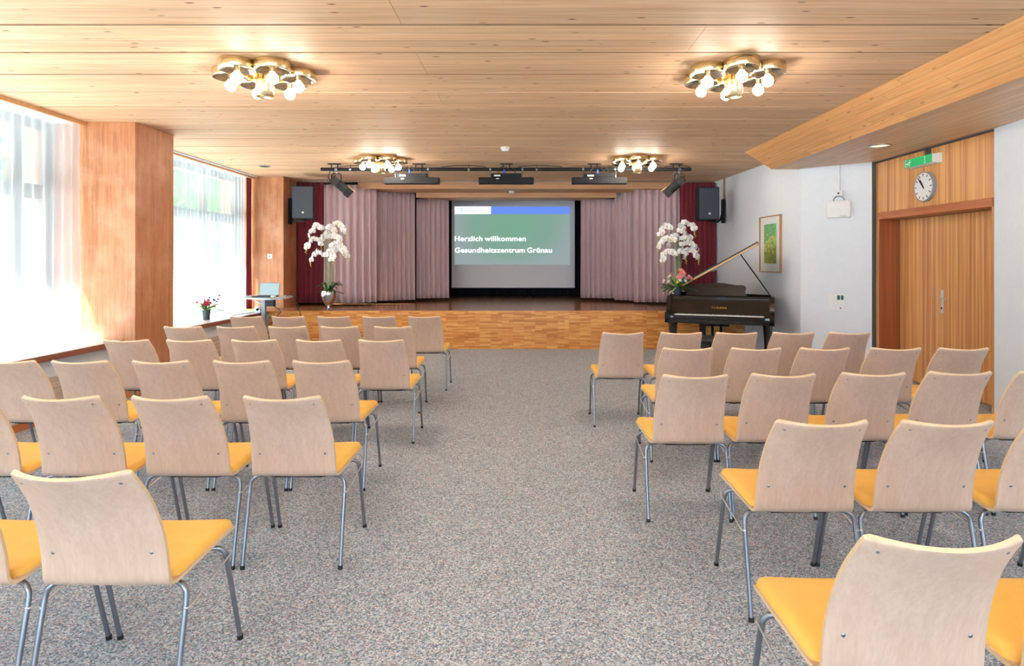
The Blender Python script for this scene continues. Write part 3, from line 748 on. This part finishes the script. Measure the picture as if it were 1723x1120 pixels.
# ------------------------------------------------------------------ loudspeakers
def speaker(loc, rz, wallx, lab, s):
    t = thing('loudspeaker', lab, 'loudspeaker', loc, rz, 'wall loudspeakers')
    MB().prism([(-.185,-.15),(.185,-.15),(.13,.16),(-.13,.16)], -.285, .285).build('cabinet', M['matt'], t)
    MB().bbox((-.175,-.162,-.272),(.175,-.15,.272),.004).build('grille', M['speaker'], t)
    MB().box((-.012,-.166,-.19),(.022,-.162,-.162)).build('badge', M['white'], t)
    return t
sl_ = speaker((-3.86,11.0,2.52), .06, 0, 'black loudspeaker on a bracket at the left wooden pier', 1)
br_ = thing('speaker_bracket', 'black steel wall bracket holding the left loudspeaker', 'bracket', (-4.35,11.55,2.42))
MB().bbox((0,-.06,-.24),(.04,.06,.24),.004).build('wall_plate', M['matt'], br_)
MB().tube([(.03,0,-.14),(.2,-.25,-.21),(.45,-.46,-.21)], .016, 8).tube([(.03,0,.0),(.14,-.17,-.18)], .012, 8).tube([(.3,-.4,-.198),(.5,-.56,-.198)], .02, 8).build('arm', M['matt'], br_)
MB().tube([(.02,0,.24),(.02,0,.6)], .008, 6).build('cable', M['cable'], br_)
sr_ = speaker((3.20,11.0,2.50), .10, 0, 'black loudspeaker on a bracket at the right white wall', 1)
br_ = thing('speaker_bracket', 'black steel wall bracket holding the right loudspeaker', 'bracket', (3.705,11.55,2.42))
MB().bbox((-.045,-.06,-.22),(-.004,.06,.22),.004).build('wall_plate', M['matt'], br_)
MB().tube([(-.03,0,-.13),(-.2,-.25,-.21),(-.42,-.46,-.21)], .016, 8).tube([(-.03,0,.0),(-.14,-.17,-.18)], .012, 8).build('arm', M['matt'], br_)
MB().box((-.016,-.02,.22),(-.006,.02,.60)).build('cable_duct', M['tan'], br_)

# ------------------------------------------------------------------ orchid arrangements
def petal_mesh():
    m = MB()
    def pet(a, l, wd, z, mi=0, tilt=.25):
        n = 6; v = []
        for i in range(n+1):
            t = i/n; ww = wd*math.sin(PI*min(1,t*.92+.08))**.7
            for u in (-1,0,1):
                lx_, ly_ = t*l, u*ww
                zz = z+tilt*l*t*t-.15*ww*abs(u)+(.1*wd if u == 0 else 0)
                v.append((lx_*math.cos(a)-ly_*math.sin(a), zz, lx_*math.sin(a)+ly_*math.cos(a)))
        m.add(v, [(3*i+j,3*i+j+1,3*i+j+4,3*i+j+3) for i in range(n) for j in range(2)], mi)
    for a in (90,210,330): pet(math.radians(a), .048, .02, -.002)
    for a in (12,168): pet(math.radians(a), .052, .031, -.008)
    pet(math.radians(270), .02, .01, -.014, 1, -.5)
    m.ball((0,-.012,0), .006, 8, 1)
    return m
def orchid(loc, lab, seed, vase=True):
    rnd = random.Random(seed)
    t = thing('orchid_arrangement', lab, 'flowers', loc, 0, 'tall white orchids on the stage')
    MB().lathe([(.0001,0),(.065,0),(.068,.008),(.05,.02),(.022,.035),(.02,.06),(.05,.085),(.10,.16),(.128,.24),(.132,.30),(.118,.34),(.112,.342),(.108,.33),(.0001,.32)], 28).build('vase', M['silver'], t, True, 50)
    lf = MB()
    for i in range(16):
        a = rnd.uniform(0, 2*PI); l = rnd.uniform(.12,.24); h = rnd.uniform(-.02,.10); wd = rnd.uniform(.02,.035)
        v = []
        for j in range(7):
            q = j/6; r = .05+l*q; zz = .34+h*math.sin(PI*q*.8)*1.6-.05*q*q*(1 if h < .04 else 0)
            ww = wd*math.sin(PI*(.1+.9*q))**.8
            for u in (-1,0,1): v.append((r*math.cos(a)-u*ww*math.sin(a), r*math.sin(a)+u*ww*math.cos(a), zz+(-.008 if u == 0 else .004)))
        lf.add(v, [(3*j+k_,3*j+k_+1,3*j+k_+4,3*j+k_+3) for j in range(6) for k_ in range(2)])
    lf.build('leaves', M['leaf'], t, True, 180)
    fm = petal_mesh().build('flower', [M['petal'], M['lip']], t, True, 180); firstf = True
    # sprays: (lean at top x, y, height, arch dir, arch length)
    specs = [(-.10,-.02,1.46,-1,.22),(.02,.0,1.50,1,.28),(.0,-.06,1.42,.7,.14),(-.06,-.05,1.24,-1,.30),(.06,-.05,1.28,1,.22),(.02,.06,1.30,-.5,.16),
             (.08,-.06,1.06,1,.27),(-.05,-.08,1.02,-1,.26),(.0,-.10,1.04,.8,.12),(.04,-.02,1.17,1,.31)]
    for (x, y, h, dr, al) in specs:
        h += rnd.uniform(-.02,.02); ang = (0 if dr > 0 else PI)+rnd.uniform(-.5,.5)
        bx_ = rnd.uniform(-.07,.07); pts = [(bx_, y*.5, .30),(bx_*.9+x*.3, y*.5, .30+(h-.3)*.5),(x, y, h-.10)]
        ax, ay = math.cos(ang)*al, math.sin(ang)*al
        pts += [(x+ax*.22, y+ay*.22, h-.015),(x+ax*.55, y+ay*.55, h),(x+ax*.85, y+ay*.85, h-.08),(x+ax, y+ay, h-.20)]
        cp = catmull(pts, 8)
        MB().tube(cp, .0038, 6).build('stem', M['stem'], t, True, 180)
        n = 9 if al > .2 else 7
        arc = cp[20:]
        for q in range(n):
            p = Vector(arc[int(q*(len(arc)-5)/max(1,n-1))])
            f = fm if firstf else fm.copy()
            if not firstf: C.objects.link(f); f.parent = t
            firstf = False
            f.location = p+Vector((rnd.uniform(-.02,.02), -.02+rnd.uniform(-.025,.02), rnd.uniform(-.025,.01)))
            f.rotation_euler = (rnd.uniform(-.35,.35), rnd.uniform(-.4,.4), rnd.uniform(-.8,.8)+(.5 if dr > 0 else -.5))
            s_ = rnd.uniform(1.05,1.35); f.scale = (s_,)*3
        bd_ = MB()
        for q in range(4):
            p = Vector(arc[-1])+Vector((rnd.uniform(-.015,.015), rnd.uniform(-.015,.015), -.022*q+.01)); bd_.ball(p, .011-.0015*q, 7, 0, 1.3)
        bd_.build('buds', M['bud'], t, True, 180)
    return t
orchid(((553-882)*10.80/FP, 10.80, SZ), 'tall white orchid arrangement in silver vase, left edge of the stage', 1)
orchid(((1140-882)*10.85/FP, 10.85, SZ), 'tall white orchid arrangement behind the grand piano, right edge of the stage', 2)

def bouquet(loc, lab, seed, R_, cols, potr, poth):
    rnd = random.Random(seed)
    t = thing('flower_bouquet', lab, 'flowers', loc)
    MB().lathe([(.0001,0),(potr*.8,0),(potr,poth),(potr*.93,poth),(potr*.85,poth-.015),(.0001,poth-.015)], 22).build('pot', M['pot'], t, True, 50)
    for m, n in (('leaf', 26), ('leafl', 16)):
        lf = MB()
        for i in range(n):
            a = rnd.uniform(0, 2*PI); el = rnd.uniform(-.15,1.25); l = rnd.uniform(.6,1.05)*R_; wd = rnd.uniform(.010,.022)
            v = []
            for j in range(6):
                q = j/5; r = potr*.4+l*q*math.cos(el); zz = poth+l*q*math.sin(el)-.05*q*q
                ww = wd*math.sin(PI*(.08+.92*q))
                for u in (-1,0,1): v.append((r*math.cos(a)-u*ww*math.sin(a), r*math.sin(a)+u*ww*math.cos(a), zz+(0 if u else -.006)))
            lf.add(v, [(3*j+k_,3*j+k_+1,3*j+k_+4,3*j+k_+3) for j in range(5) for k_ in range(2)])
        lf.build('leaves', M[m], t, True, 180)
    for ci, (cm, n, sz, hi) in enumerate(cols):
        for q in range(n):
            a = rnd.uniform(0, 2*PI); rr_ = rnd.uniform(.15,.75)*R_
            z = poth+rnd.uniform(.35,.8)*R_*hi
            m = MB(); c = Vector((rr_*math.cos(a), rr_*math.sin(a)*.8-.02, z))
            stem_b = Vector((0,0,poth*.9))
            nrm = (c-stem_b).normalized(); T = Matrix.Translation(c) @ nrm.to_track_quat('Z','Y').to_matrix().to_4x4()
            for ring, (k_, rad, tl) in enumerate(((6,1.0,.25),(5,.62,.7))):
                for i in range(k_):
                    aa = 2*PI*i/k_+ring*.5; v = []
                    for j in range(4):
                        r = sz*rad*(.1+.9*j/3); ww = sz*rad*.42*math.sin(PI*(.15+.8*j/3)); zz = sz*tl*(j/3)**1.3
                        for u in (-1,1): v.append(T @ Vector((r*math.cos(aa)-u*ww*math.sin(aa), r*math.sin(aa)+u*ww*math.cos(aa), zz)))
                    m.add(v, [(2*j,2*j+1,2*j+3,2*j+2) for j in range(3)])
            m.tube([stem_b, stem_b.lerp(c,.6)+Vector((0,0,.01)), c], .0022, 5, 1)
            m.build('flower', [M[cm], M['stem']], t, True, 180)
    return t

# ------------------------------------------------------------------ grand piano
def piano():
    ang = math.asin(.375)
    t = thing('grand_piano', 'black glossy grand piano with raised lid beside the stage', 'piano', (2.80,8.99,0), -ang)
    L_ = 1.46
    outline = [(-.745,.16),(.745,.16),(.745,.50),(.74,.66),(.66,.80),(.50,.90),(.34,.99),(.20,1.12),(.06,1.28),(-.10,1.40),(-.30,L_),(-.52,L_-.01),(-.68,1.38),(-.745,1.22)]
    sm = outline[:2]+[p for p in catmull(outline[1:], 4)][1:]
    outer = [tuple(p) for p in sm]
    cx_ = sum(p[0] for p in outer)/len(outer); cy_ = .65
    inner = [(p[0]*.94-.002, .30+(p[1]-.16)*.90) for p in outer]
    n = len(outer); m = MB()
    zb, zt = .62, .985
    v = [(p[0],p[1],zb) for p in outer]+[(p[0],p[1],zt) for p in outer]+[(p[0],p[1],zt) for p in inner]+[(p[0],p[1],.90) for p in inner]
    fs = [tuple(range(n-1,-1,-1))]
    for i in range(n):
        j = (i+1) % n; fs += [(i,j,n+j,n+i),(n+i,n+j,2*n+j,2*n+i),(2*n+i,2*n+j,3*n+j,3*n+i)]
    m.add(v, fs); m.build('rim_case', M['gloss'], t, True, 35)
    MB().prism(inner, .895, .9).build('iron_plate', M['plate'], t)
    # strings
    s_ = MB()
    for i in range(40):
        x = -.62+1.2*i/39; yb = .95 if x > .3 else (1.3-.9*max(0,x+.2))
        s_.tube([(x,.40,.93),(x-.1*(i < 12),min(yb,1.25),.93)], .0012, 4)
    s_.build('strings', M['chrome'], t)
    MB().bbox((-.75,-.10,.60),(.75,.20,.665),.008).build('key_bed', M['gloss'], t)
    MB().bbox((-.62,-.10,.665),(.62,-.075,.715),.004).build('key_slip', M['gloss'], t)
    for sx in (-1,1):
        pr = [(-.10,.60),(-.10,.72),(-.085,.755),(-.02,.77),(.03,.80),(.06,.90),(.10,.985),(.20,.985),(.20,.60)]
        T = Matrix(((0,0,1,0),(1,0,0,0),(0,1,0,0),(0,0,0,1)))
        a, b = (.685,.75) if sx > 0 else (-.75,-.685)
        MB().prism(pr, a, b, 0, T).build('arm', M['gloss'], t)
        MB().bbox((sx*.655-.03,-.085,.70),(sx*.655+.03,.06,.735),.004).build('key_block', M['gloss'], t)
    wk = MB(); bk = MB(); kw = 1.225/52
    for i in range(52):
        x = -.6125+i*kw; wk.bbox((x+.0006,-.07,.70),(x+kw-.0006,.08,.728),.0012)
        if i % 7 in (0,2,3,5,6) and i < 51: bk.bbox((x+kw-.006,-.02,.728),(x+kw+.006,.08,.740),.0015)
    wk.build('white_keys', M['ivory'], t); bk.build('black_keys', M['blackrub'], t)
    fbm = MB().add([(-.685,.075,.735),(.685,.075,.735),(.685,.15,.93),(-.685,.15,.93),(-.685,.10,.735),(.685,.10,.735),(.685,.17,.93),(-.685,.17,.93)], [(0,1,2,3),(7,6,5,4),(0,4,5,1),(3,2,6,7),(0,3,7,4),(1,5,6,2)])
    fbm.build('fallboard', M['gloss'], t)
    T = Matrix.Translation((0,.098,.812)) @ Matrix.Rotation(PI/2-.367, 4, 'X')
    text_obj('maker_name', 'YAMAHA', .042, M['gold'], t, Matrix.Translation((0,.0985,.808)) @ Matrix.Rotation(math.atan2(.195,.075), 4, 'X'), .001, .0015, 1.5, 'CENTER', .215)
    MB().bbox((-.685,.14,.93),(.685,.32,.95),.003).build('music_shelf', M['gloss'], t)
    # front folded top board edge
    MB().bbox((-.745,.155,.955),(.745,.30,.985),.004).build('front_board', M['gloss'], t)
    # music desk
    top = catmull([(-.44,.0),(-.43,.06),(-.385,.155),(-.35,.175),(-.25,.178),(-.1,.19),(.08,.196),(.22,.175),(.30,.165),(.38,.165),(.42,.13),(.41,.06),(.44,.0)], 4)
    T = Matrix.Translation((-.06,.30,.985)) @ Matrix.Rotation(PI/2-.28, 4, 'X')
    pts = [(p[0], p[1]) for p in top]
    MB().prism(pts[::-1], -.006, .006, 0, T).build('music_desk', plain('music_desk_black', (.014,.010,.008), .25, 0, .02, 5), t)
    # lid (hinged on the left long side)
    th_ = math.radians(30)
    lid = [(p[0]+.75, p[1]) for p in outer]; lid = [(max(0,p[0]), p[1]+.14 if p[1] < .2 else p[1]) for p in lid]
    T = Matrix.Translation((-.76,0,1.0)) @ Matrix.Rotation(-th_, 4, 'Y')
    MB().prism(lid, 0, .02, 0, T).build('lid', M['gloss'], t)
    # front part of the lid folded back on top
    lf_ = [(0,.32),(1.49,.32),(1.49,.66),(0,.66)]
    MB().prism([(.0,.305),(1.5,.305),(1.5,.62),(.0,.62)], .022, .042, 0, T).build('folded_lid_front', M['speaker'], t)
    MB().box((.02,.290,-.002),(1.49,.303,.022), 0, T).build('lid_edge', plain('lid_edge_brass', rgb(214,178,118), .5, 0, .02), t)
    # prop
    a = T @ Vector((1.20,.42,0)); b = Vector((.70,.34,.985))
    MB().tube([b, a], .009, 8).build('lid_prop', M['matt'], t)
    # legs
    for (x, y) in ((-.66,.10),(.66,.10),(-.35,1.22)):
        lgp = MB(); rs = [(.045,.10),(.04,.14),(.052,.40),(.062,.56),(.078,.60),(.078,.62)]
        v = []
        for r, z in rs:
            for q in range(8):
                aa = PI/8+q*PI/4; v.append((x+r*1.08*math.cos(aa), y+r*1.08*math.sin(aa), z))
        lgp.add(v, [(i*8+q, i*8+(q+1)%8, (i+1)*8+(q+1)%8, (i+1)*8+q) for i in range(len(rs)-1) for q in range(8)]+[tuple(range(7,-1,-1)), tuple(range(40,48))])
        l_ = lgp.build('leg', M['gloss'], t)
        MB().tube([(x,y,.06),(x,y,.105)], .018, 10).lathe([(.0001,-.014),(.032,-.014),(.036,0),(.032,.014),(.0001,.014)], 16, 0, Matrix.Translation((x,y+.01,.0365)) @ Matrix.Rotation(PI/2,4,'Y')).build('caster', M['brass'], l_)
    MB().bbox((-.20,.12,.55),(.14,.26,.62),.006).build('lyre_head', M['gloss'], t)
    ly = MB()
    for dx in (-.07,.05): ly.bbox((-.03+dx-.02,.16,.12),(-.03+dx+.02,.20,.56),.004)
    ly.bbox((-.16,.10,.07),(.10,.26,.13),.005); ly.build('pedal_lyre', M['gloss'], t)
    for dx in (-.06,0,.06): MB().bbox((-.03+dx-.012,.0,.085),(-.03+dx+.012,.12,.10),.004).build('pedal', M['brass'], t)
    return t, ang
pn, pang = piano()
def ploc(x, y, z):
    return pn.location+Vector((x*math.cos(-pang)-y*math.sin(-pang), x*math.sin(-pang)+y*math.cos(-pang), z))
l_ = ploc(-.62,.235,.9855)
bouquet(l_, 'flower bouquet with pink lilies and white roses on the grand piano', 4, .27, [('pink',7,.060,1.25),('petal',12,.036,.8),('orange',4,.03,1.2),('yellow',3,.022,.7)], .065, .125)
bouquet((-4.66,9.15,.640), 'small colourful flower bouquet in grey pot on the window sill', 6, .25, [('red',9,.034,.8),('violet',5,.03,1.2),('yellow',3,.035,.55),('pink',4,.03,.8),('orange',2,.03,1.25)], .058, .14)
# piano bench
bn = thing('piano_bench', 'black padded piano bench in front of the grand piano', 'bench', (2.38,8.30,0), -pang)
MB().bbox((-.28,-.17,.43),(.28,.17,.50),.02).build('cushion', plain('black_leather', (.016,.015,.017), .4, 0, .05, 60), bn, True, 60)
MB().bbox((-.26,-.155,.36),(.26,.155,.43),.005).build('apron', M['gloss'], bn)
for sx in (-1,1):
    for sy in (-1,1): MB().bbox((sx*.23-.022,sy*.125-.022,0),(sx*.23+.022,sy*.125+.022,.36),.004).build('leg', M['gloss'], bn)

# ------------------------------------------------------------------ laptop table, laptop, cables
TZ = .92
tb = thing('side_table', 'grey high table beside the stage pier carrying the laptop', 'table', (-4.18,10.15,0))
tp_ = [(-4.66,9.97),(-3.93,9.66),(-3.80,9.78),(-3.86,10.48),(-4.0,10.60),(-4.64,10.58)]
MB().prism([(p[0]+4.18, p[1]-10.15) for p in tp_], TZ-.022, TZ).build('tabletop', M['tabletop'], tb)
MB().bbox((-.03,-.16,.03),(.03,-.10,TZ-.022),.004).build('column', M['steel'], tb)
MB().bbox((-.14,-.30,0),(.30,.10,.03),.006).build('foot_plate', M['steel'], tb)
MB().bbox((-.02,-.12,TZ-.07),(.02,.30,TZ-.03),.004).tube([(0,-.13,TZ-.12),(-.2,-.02,TZ-.05)], .01, 8).build('support_arm', M['steel'], tb)
lt = thing('laptop', 'open grey laptop with lit display on the high table', 'laptop', (-4.19,10.10,TZ+.0005), -.08)
MB().bbox((-.17,-.12,0),(.17,.12,.016),.003).build('base', M['pot'], lt)
kb = MB()
for i in range(12):
    for j in range(4): kb.box((-.145+i*.0245,-.02+j*.026,.016),(-.145+i*.0245+.020,-.02+j*.026+.020,.018))
kb.build('keyboard', M['matt'], lt)
T = Matrix.Translation((0,.12,.014)) @ Matrix.Rotation(-.22, 4, 'X')
MB().bbox((-.17,-.004,0),(.17,.006,.215),.003,0,T).build('display_lid', M['grey'], lt)
MB().box((-.156,-.006,.014),(.156,-.0045,.200),0,T).build('display', M['laptop_scr'], lt)
ms = MB().bbox((-.03,-.05,0),(.03,.05,.03),.012).build('computer_mouse', M['white'], None, True, 60); ms.location = (-3.99,9.93,TZ+.0005); tag(ms, 'white computer mouse on the high table beside the laptop', 'mouse')
pb = MB().bbox((-.06,-.05,-.12),(.06,.05,0),.006).build('switch_box', M['pot']); pb.location = (-4.05,9.98,TZ-.0225); tag(pb, 'dark grey connection box hanging under the high table', 'box')
ad = thing('power_adapter', 'white power adapter with dark socket on the window sill', 'adapter', (-4.45,10.45,.6405))
MB().bbox((-.05,-.04,0),(.05,.04,.10),.008).build('body', M['white'], ad); MB().lathe([(.0001,0),(.022,0),(.022,.004),(.0001,.004)], 14, 0, Matrix.Translation((.0,-.04,.05)) @ Matrix.Rotation(PI/2,4,'X')).build('socket', M['matt'], ad)
def cable(pts, r, lab, name='cable'):
    o = MB().tube(catmull(pts, 8), r, 6).build(name, M['cable'], None, True, 180); return tag(o, lab, 'cable')
cable([(-4.42,9.5,.6445),(-4.6,9.9,.6445),(-4.55,10.4,.6445),(-4.62,10.9,.6445)], .006, 'black cable lying along the window sill near the bouquet')
cable([(-4.05,10.0,.80),(-3.95,10.1,.70),(-4.05,10.3,.62),(-4.2,10.35,.45),(-4.25,10.3,.15),(-4.2,10.35,.007)], .006, 'black cable looping from the connection box to the floor')
cable([(-3.90,10.2,TZ+.006),(-3.80,10.25,TZ+.01),(-3.74,10.3,.8),(-3.70,10.35,.55),(-3.66,10.3,.25),(-3.9,10.2,.008)], .007, 'pale cable bundle hanging off the right edge of the high table')
cable([(-4.12,10.0,.80),(-4.3,10.1,.74),(-4.35,10.3,.70),(-4.40,10.44,.69)], .005, 'black cable between connection box and power adapter')
# switch on pier
swt = thing('wall_switch', 'small white wall switch on the pier beside the stage', 'switch', ((454-882)*11.28/FP,11.28,CH+(438-431)*11.28/FP))
MB().bbox((-.042,-.012,-.042),(.042,0,.042),.004).build('plate', M['white'], swt); MB().bbox((-.014,-.016,-.014),(.014,-.012,.014),.002).build('button', M['grey'], swt)

# ------------------------------------------------------------------ right wall things
def wall2(px):   # angled wall hit by a sight line
    a = Vector(W1B); b = Vector(W2B); d = b-a; r = (px-882)/FP
    s = (r*a.y-a.x)/(d.x-r*d.y); p = a+d*s; return p, math.atan2(d.y, d.x)
p, wa = wall2(1412)
zz = CH+(438-352)*p.y/FP
wb = thing('wireless_box', 'white wireless access box on the angled white wall', 'box', (p.x,p.y,zz), wa)
MB().bbox((-.15,-.045,-.115),(.15,0,.115),.015).build('housing', M['white'], wb, True, 50)
MB().box((.02,-.047,-.098),(.10,-.045,-.092)).build('status_strip', M['grey'], wb)
MB().tube(catmull([(-.07,-.02,.11),(-.05,-.03,.155),(0,-.035,.175),(.05,-.03,.155),(.07,-.02,.11)], 5), .008, 8).build('cable_loop', M['grey'], wb, True)
so_ = thing('wall_socket', 'small white socket at the end of the cable duct above the wireless box', 'socket', (p.x,p.y,CH+(438-325.5)*p.y/FP), wa)
MB().bbox((-.05,-.04,-.035),(.05,0,.035),.005).build('plate', M['white'], so_)
MB().ball((0,-.042,0), .012, 10).build('socket_hole', M['matt'], so_)
dz = 2.79-so_.location.z
dt = MB().box((-.012,-.02,0),(.012,0,dz-.036)).build('cable_duct', M['white']); dt.location = (p.x,p.y,so_.location.z+.0352); dt.rotation_euler = (0,0,wa); tag(dt, 'thin white vertical cable duct on the angled wall up to the ceiling', 'cable duct')
p, wa = wall2(1408)
sw2 = thing('light_switch', 'white switch panel with green display left of the double door', 'switch', (p.x,p.y,CH-(509-438)*p.y/FP), wa)
MB().bbox((-.105,-.012,-.11),(.105,0,.11),.004).build('plate', M['white'], sw2)
for dx in (-.05,.05):
    for dz_ in (-.07,0,.07):
        if dx > 0 and dz_ > 0:
            MB().box((dx-.042,-.014,dz_-.03),(dx-.006,-.012,dz_+.03)).box((dx+.004,-.014,dz_-.03),(dx+.036,-.012,dz_+.03)).build('display', plain('dark_green_display', rgb(20,84,78), .3), sw2)
        else: MB().bbox((dx-.035,-.018,dz_-.028),(dx+.035,-.012,dz_+.028),.003).build('button', M['white'], sw2)
MB().ball((.05,-.018,-.07), .009, 8).build('indicator', M['matt'], sw2)
# framed picture on the stage side wall
a = Vector(W1A); b = Vector(W1B); d = (b-a).normalized(); wa1 = math.atan2(d.y, d.x)
pc = a+d*((12.1-9.63)/abs(d.y)); zc = CH+(438-410.5)*9.63/FP
pic = thing('framed_picture', 'framed green and yellow garden painting on the white wall above the piano', 'picture', (pc.x,pc.y,zc), wa1)
MB().box((-.345,-.018,-.42),(.345,-.001,.42)).build('mat_board', M['paper'], pic)
fr_ = MB()
for (x0_,z0_,x1_,z1_) in ((-.36,-.435,-.345,.435),(.345,-.435,.36,.435),(-.36,-.435,.36,-.42),(-.36,.42,.36,.435)): fr_.box((x0_,-.035,z0_),(x1_,-.001,z1_))
fr_.build('frame', plain('oak_frame', rgb(186,134,92), .5), pic)
MB().box((-.21,-.021,-.30),(.21,-.0185,.31)).build('painting', M['art'], pic)
# clock
ck = thing('wall_clock', 'round white wall clock above the double door', 'clock', (DX,7.08,2.346), -PI/2)
RXc = Matrix.Rotation(PI/2, 4, 'X')
MB().lathe([(.0001,0),(.168,0),(.170,.015),(.169,.042),(.163,.047),(.157,.043)], 40, 0, RXc).build('casing', M['grey'], ck, True, 40)
MB().lathe([(.0001,.042),(.158,.042),(.158,.040)], 40, 0, RXc).build('dial', M['white'], ck)
tk = MB()
for i in range(12):
    T = Matrix.Rotation(i*PI/6, 4, 'Y'); tk.box((-.005,-.045,.118),(.005,-.043,.148), 0, T)
tk.build('hour_marks', M['blackrub'], ck)
MB().box((-.009,-.048,-.02),(.009,-.046,.095), 0, Matrix.Rotation(math.radians(-33), 4, 'Y')).build('hour_hand', M['blackrub'], ck)
MB().box((-.006,-.051,-.03),(.006,-.049,.135), 0, Matrix.Rotation(math.radians(-40), 4, 'Y')).build('minute_hand', M['blackrub'], ck)
# exit sign
ex = thing('exit_sign', 'green emergency exit sign with running figure and arrows above the clock', 'sign', (DX,7.065,2.63), -PI/2)
MB().bbox((-.245,-.05,-.05),(.245,-.0,.06),.004).build('wall_housing', M['white'], ex)
MB().bbox((-.245,-.11,-.045),(.245,-.05,.050),.003).build('sign_box', M['white'], ex)
MB().box((-.243,-.113,-.044),(.243,-.110,.049)).build('green_face', M['green'], ex)
MB().bbox((.02,-.05,.06),(.06,-.0,.135),.002).build('ceiling_mount', M['darkstrip'], ex)
pi = MB(); F = -.1145
def q2(pts, mi=0): pi.add([(x, F, z) for x, z in pts], [tuple(range(len(pts)))], mi)
q2([(-.235,-.034),(-.205,-.034),(-.205,-.028),(-.229,-.028),(-.229,.034),(-.205,.034),(-.205,.040),(-.235,.040)])
pi.add([(-.222,F,-.002),(-.200,F,.012),(-.200,F,.005),(-.185,F,.005),(-.185,F,-.009),(-.200,F,-.009),(-.200,F,-.016)], [(0,6,5,4,3,2,1)])
def limb(a, b, w_):
    a = Vector(a); b = Vector(b); d = (b-a).normalized(); n = Vector((-d.y, d.x))*w_/2; q2([tuple(a+n),tuple(b+n),tuple(b-n),tuple(a-n)])
q2([(-.145+.009*math.cos(t*PI/5), .035+.008*math.sin(t*PI/5)) for t in range(10)])
limb((-.150,.024),(-.160,-.004),.014); limb((-.152,.020),(-.175,.010),.006); limb((-.175,.010),(-.182,-.002),.006); limb((-.150,.020),(-.132,.008),.006); limb((-.132,.008),(-.120,.018),.006)
limb((-.160,-.004),(-.178,-.016),.008); limb((-.178,-.016),(-.182,-.036),.007); limb((-.158,-.004),(-.142,-.016),.008); limb((-.142,-.016),(-.150,-.036),.007)
for z in (-.028,0,.028): q2([(.105,z),(.135,z+.012),(.128,z),(.135,z-.012)])
pi.build('pictogram', plain('sign_white', (.9,.9,.9), .5), ex)

# ------------------------------------------------------------------ outside the windows
gd = MB().box((-60,-40,-.6),(-5.5,70,-.5)).build('ground_outside', M['ground']); struct(gd)
def tree(x, y, h, r, seed, lab):
    rnd = random.Random(seed)
    t = thing('tree', lab, 'tree', (x,y,-.5), 0, 'trees outside the windows')
    m = MB().tube([(0,0,0),(.05,.05,h*.4),(0,.1,h*.75)], [.16,.12,.05], 8)
    for i in range(7):
        a = i*.9; m.tube([(0,.05,h*(.35+.05*i)),(math.cos(a)*r*.6, math.sin(a)*r*.6, h*(.5+.06*i))], [.05,.015], 6)
    m.build('trunk', M['bark'], t, True)
    lf = MB(); vs_ = []; fs = []
    for i in range(5200):
        d = Vector((rnd.gauss(0,1), rnd.gauss(0,1), rnd.gauss(0,1))).normalized()*r*rnd.uniform(.35,1)**.6
        c = Vector((d.x, d.y, h*.68+d.z*h*.40/r*.9))
        a = Vector((rnd.gauss(0,1), rnd.gauss(0,1), rnd.gauss(0,1))).normalized(); b = a.cross(Vector((rnd.gauss(0,1), rnd.gauss(0,1), rnd.gauss(0,1)))).normalized()
        s = rnd.uniform(.09,.17); n = len(vs_)
        vs_ += [c-a*s, c-b*s*.5, c+a*s, c+b*s*.5]; fs.append((n,n+1,n+2,n+3))
    lf.add(vs_, fs); me = bpy.data.meshes.new('crown'); me.from_pydata([tuple(v) for v in vs_], [], fs); me.materials.append(M['foliage'])
    o = bpy.data.objects.new('crown', me); C.objects.link(o); o.parent = t
tree(-11.6,14.0,7.2,2.4,1,'leafy green tree seen through the sheer curtain left of the big pier')
tree(-12.5,21,8,2.8,2,'leafy tree outside behind the second sheer curtain, nearer the pier')
tree(-13.5,27.5,8.5,3.0,3,'leafy tree outside behind the second sheer curtain, nearer the stage')
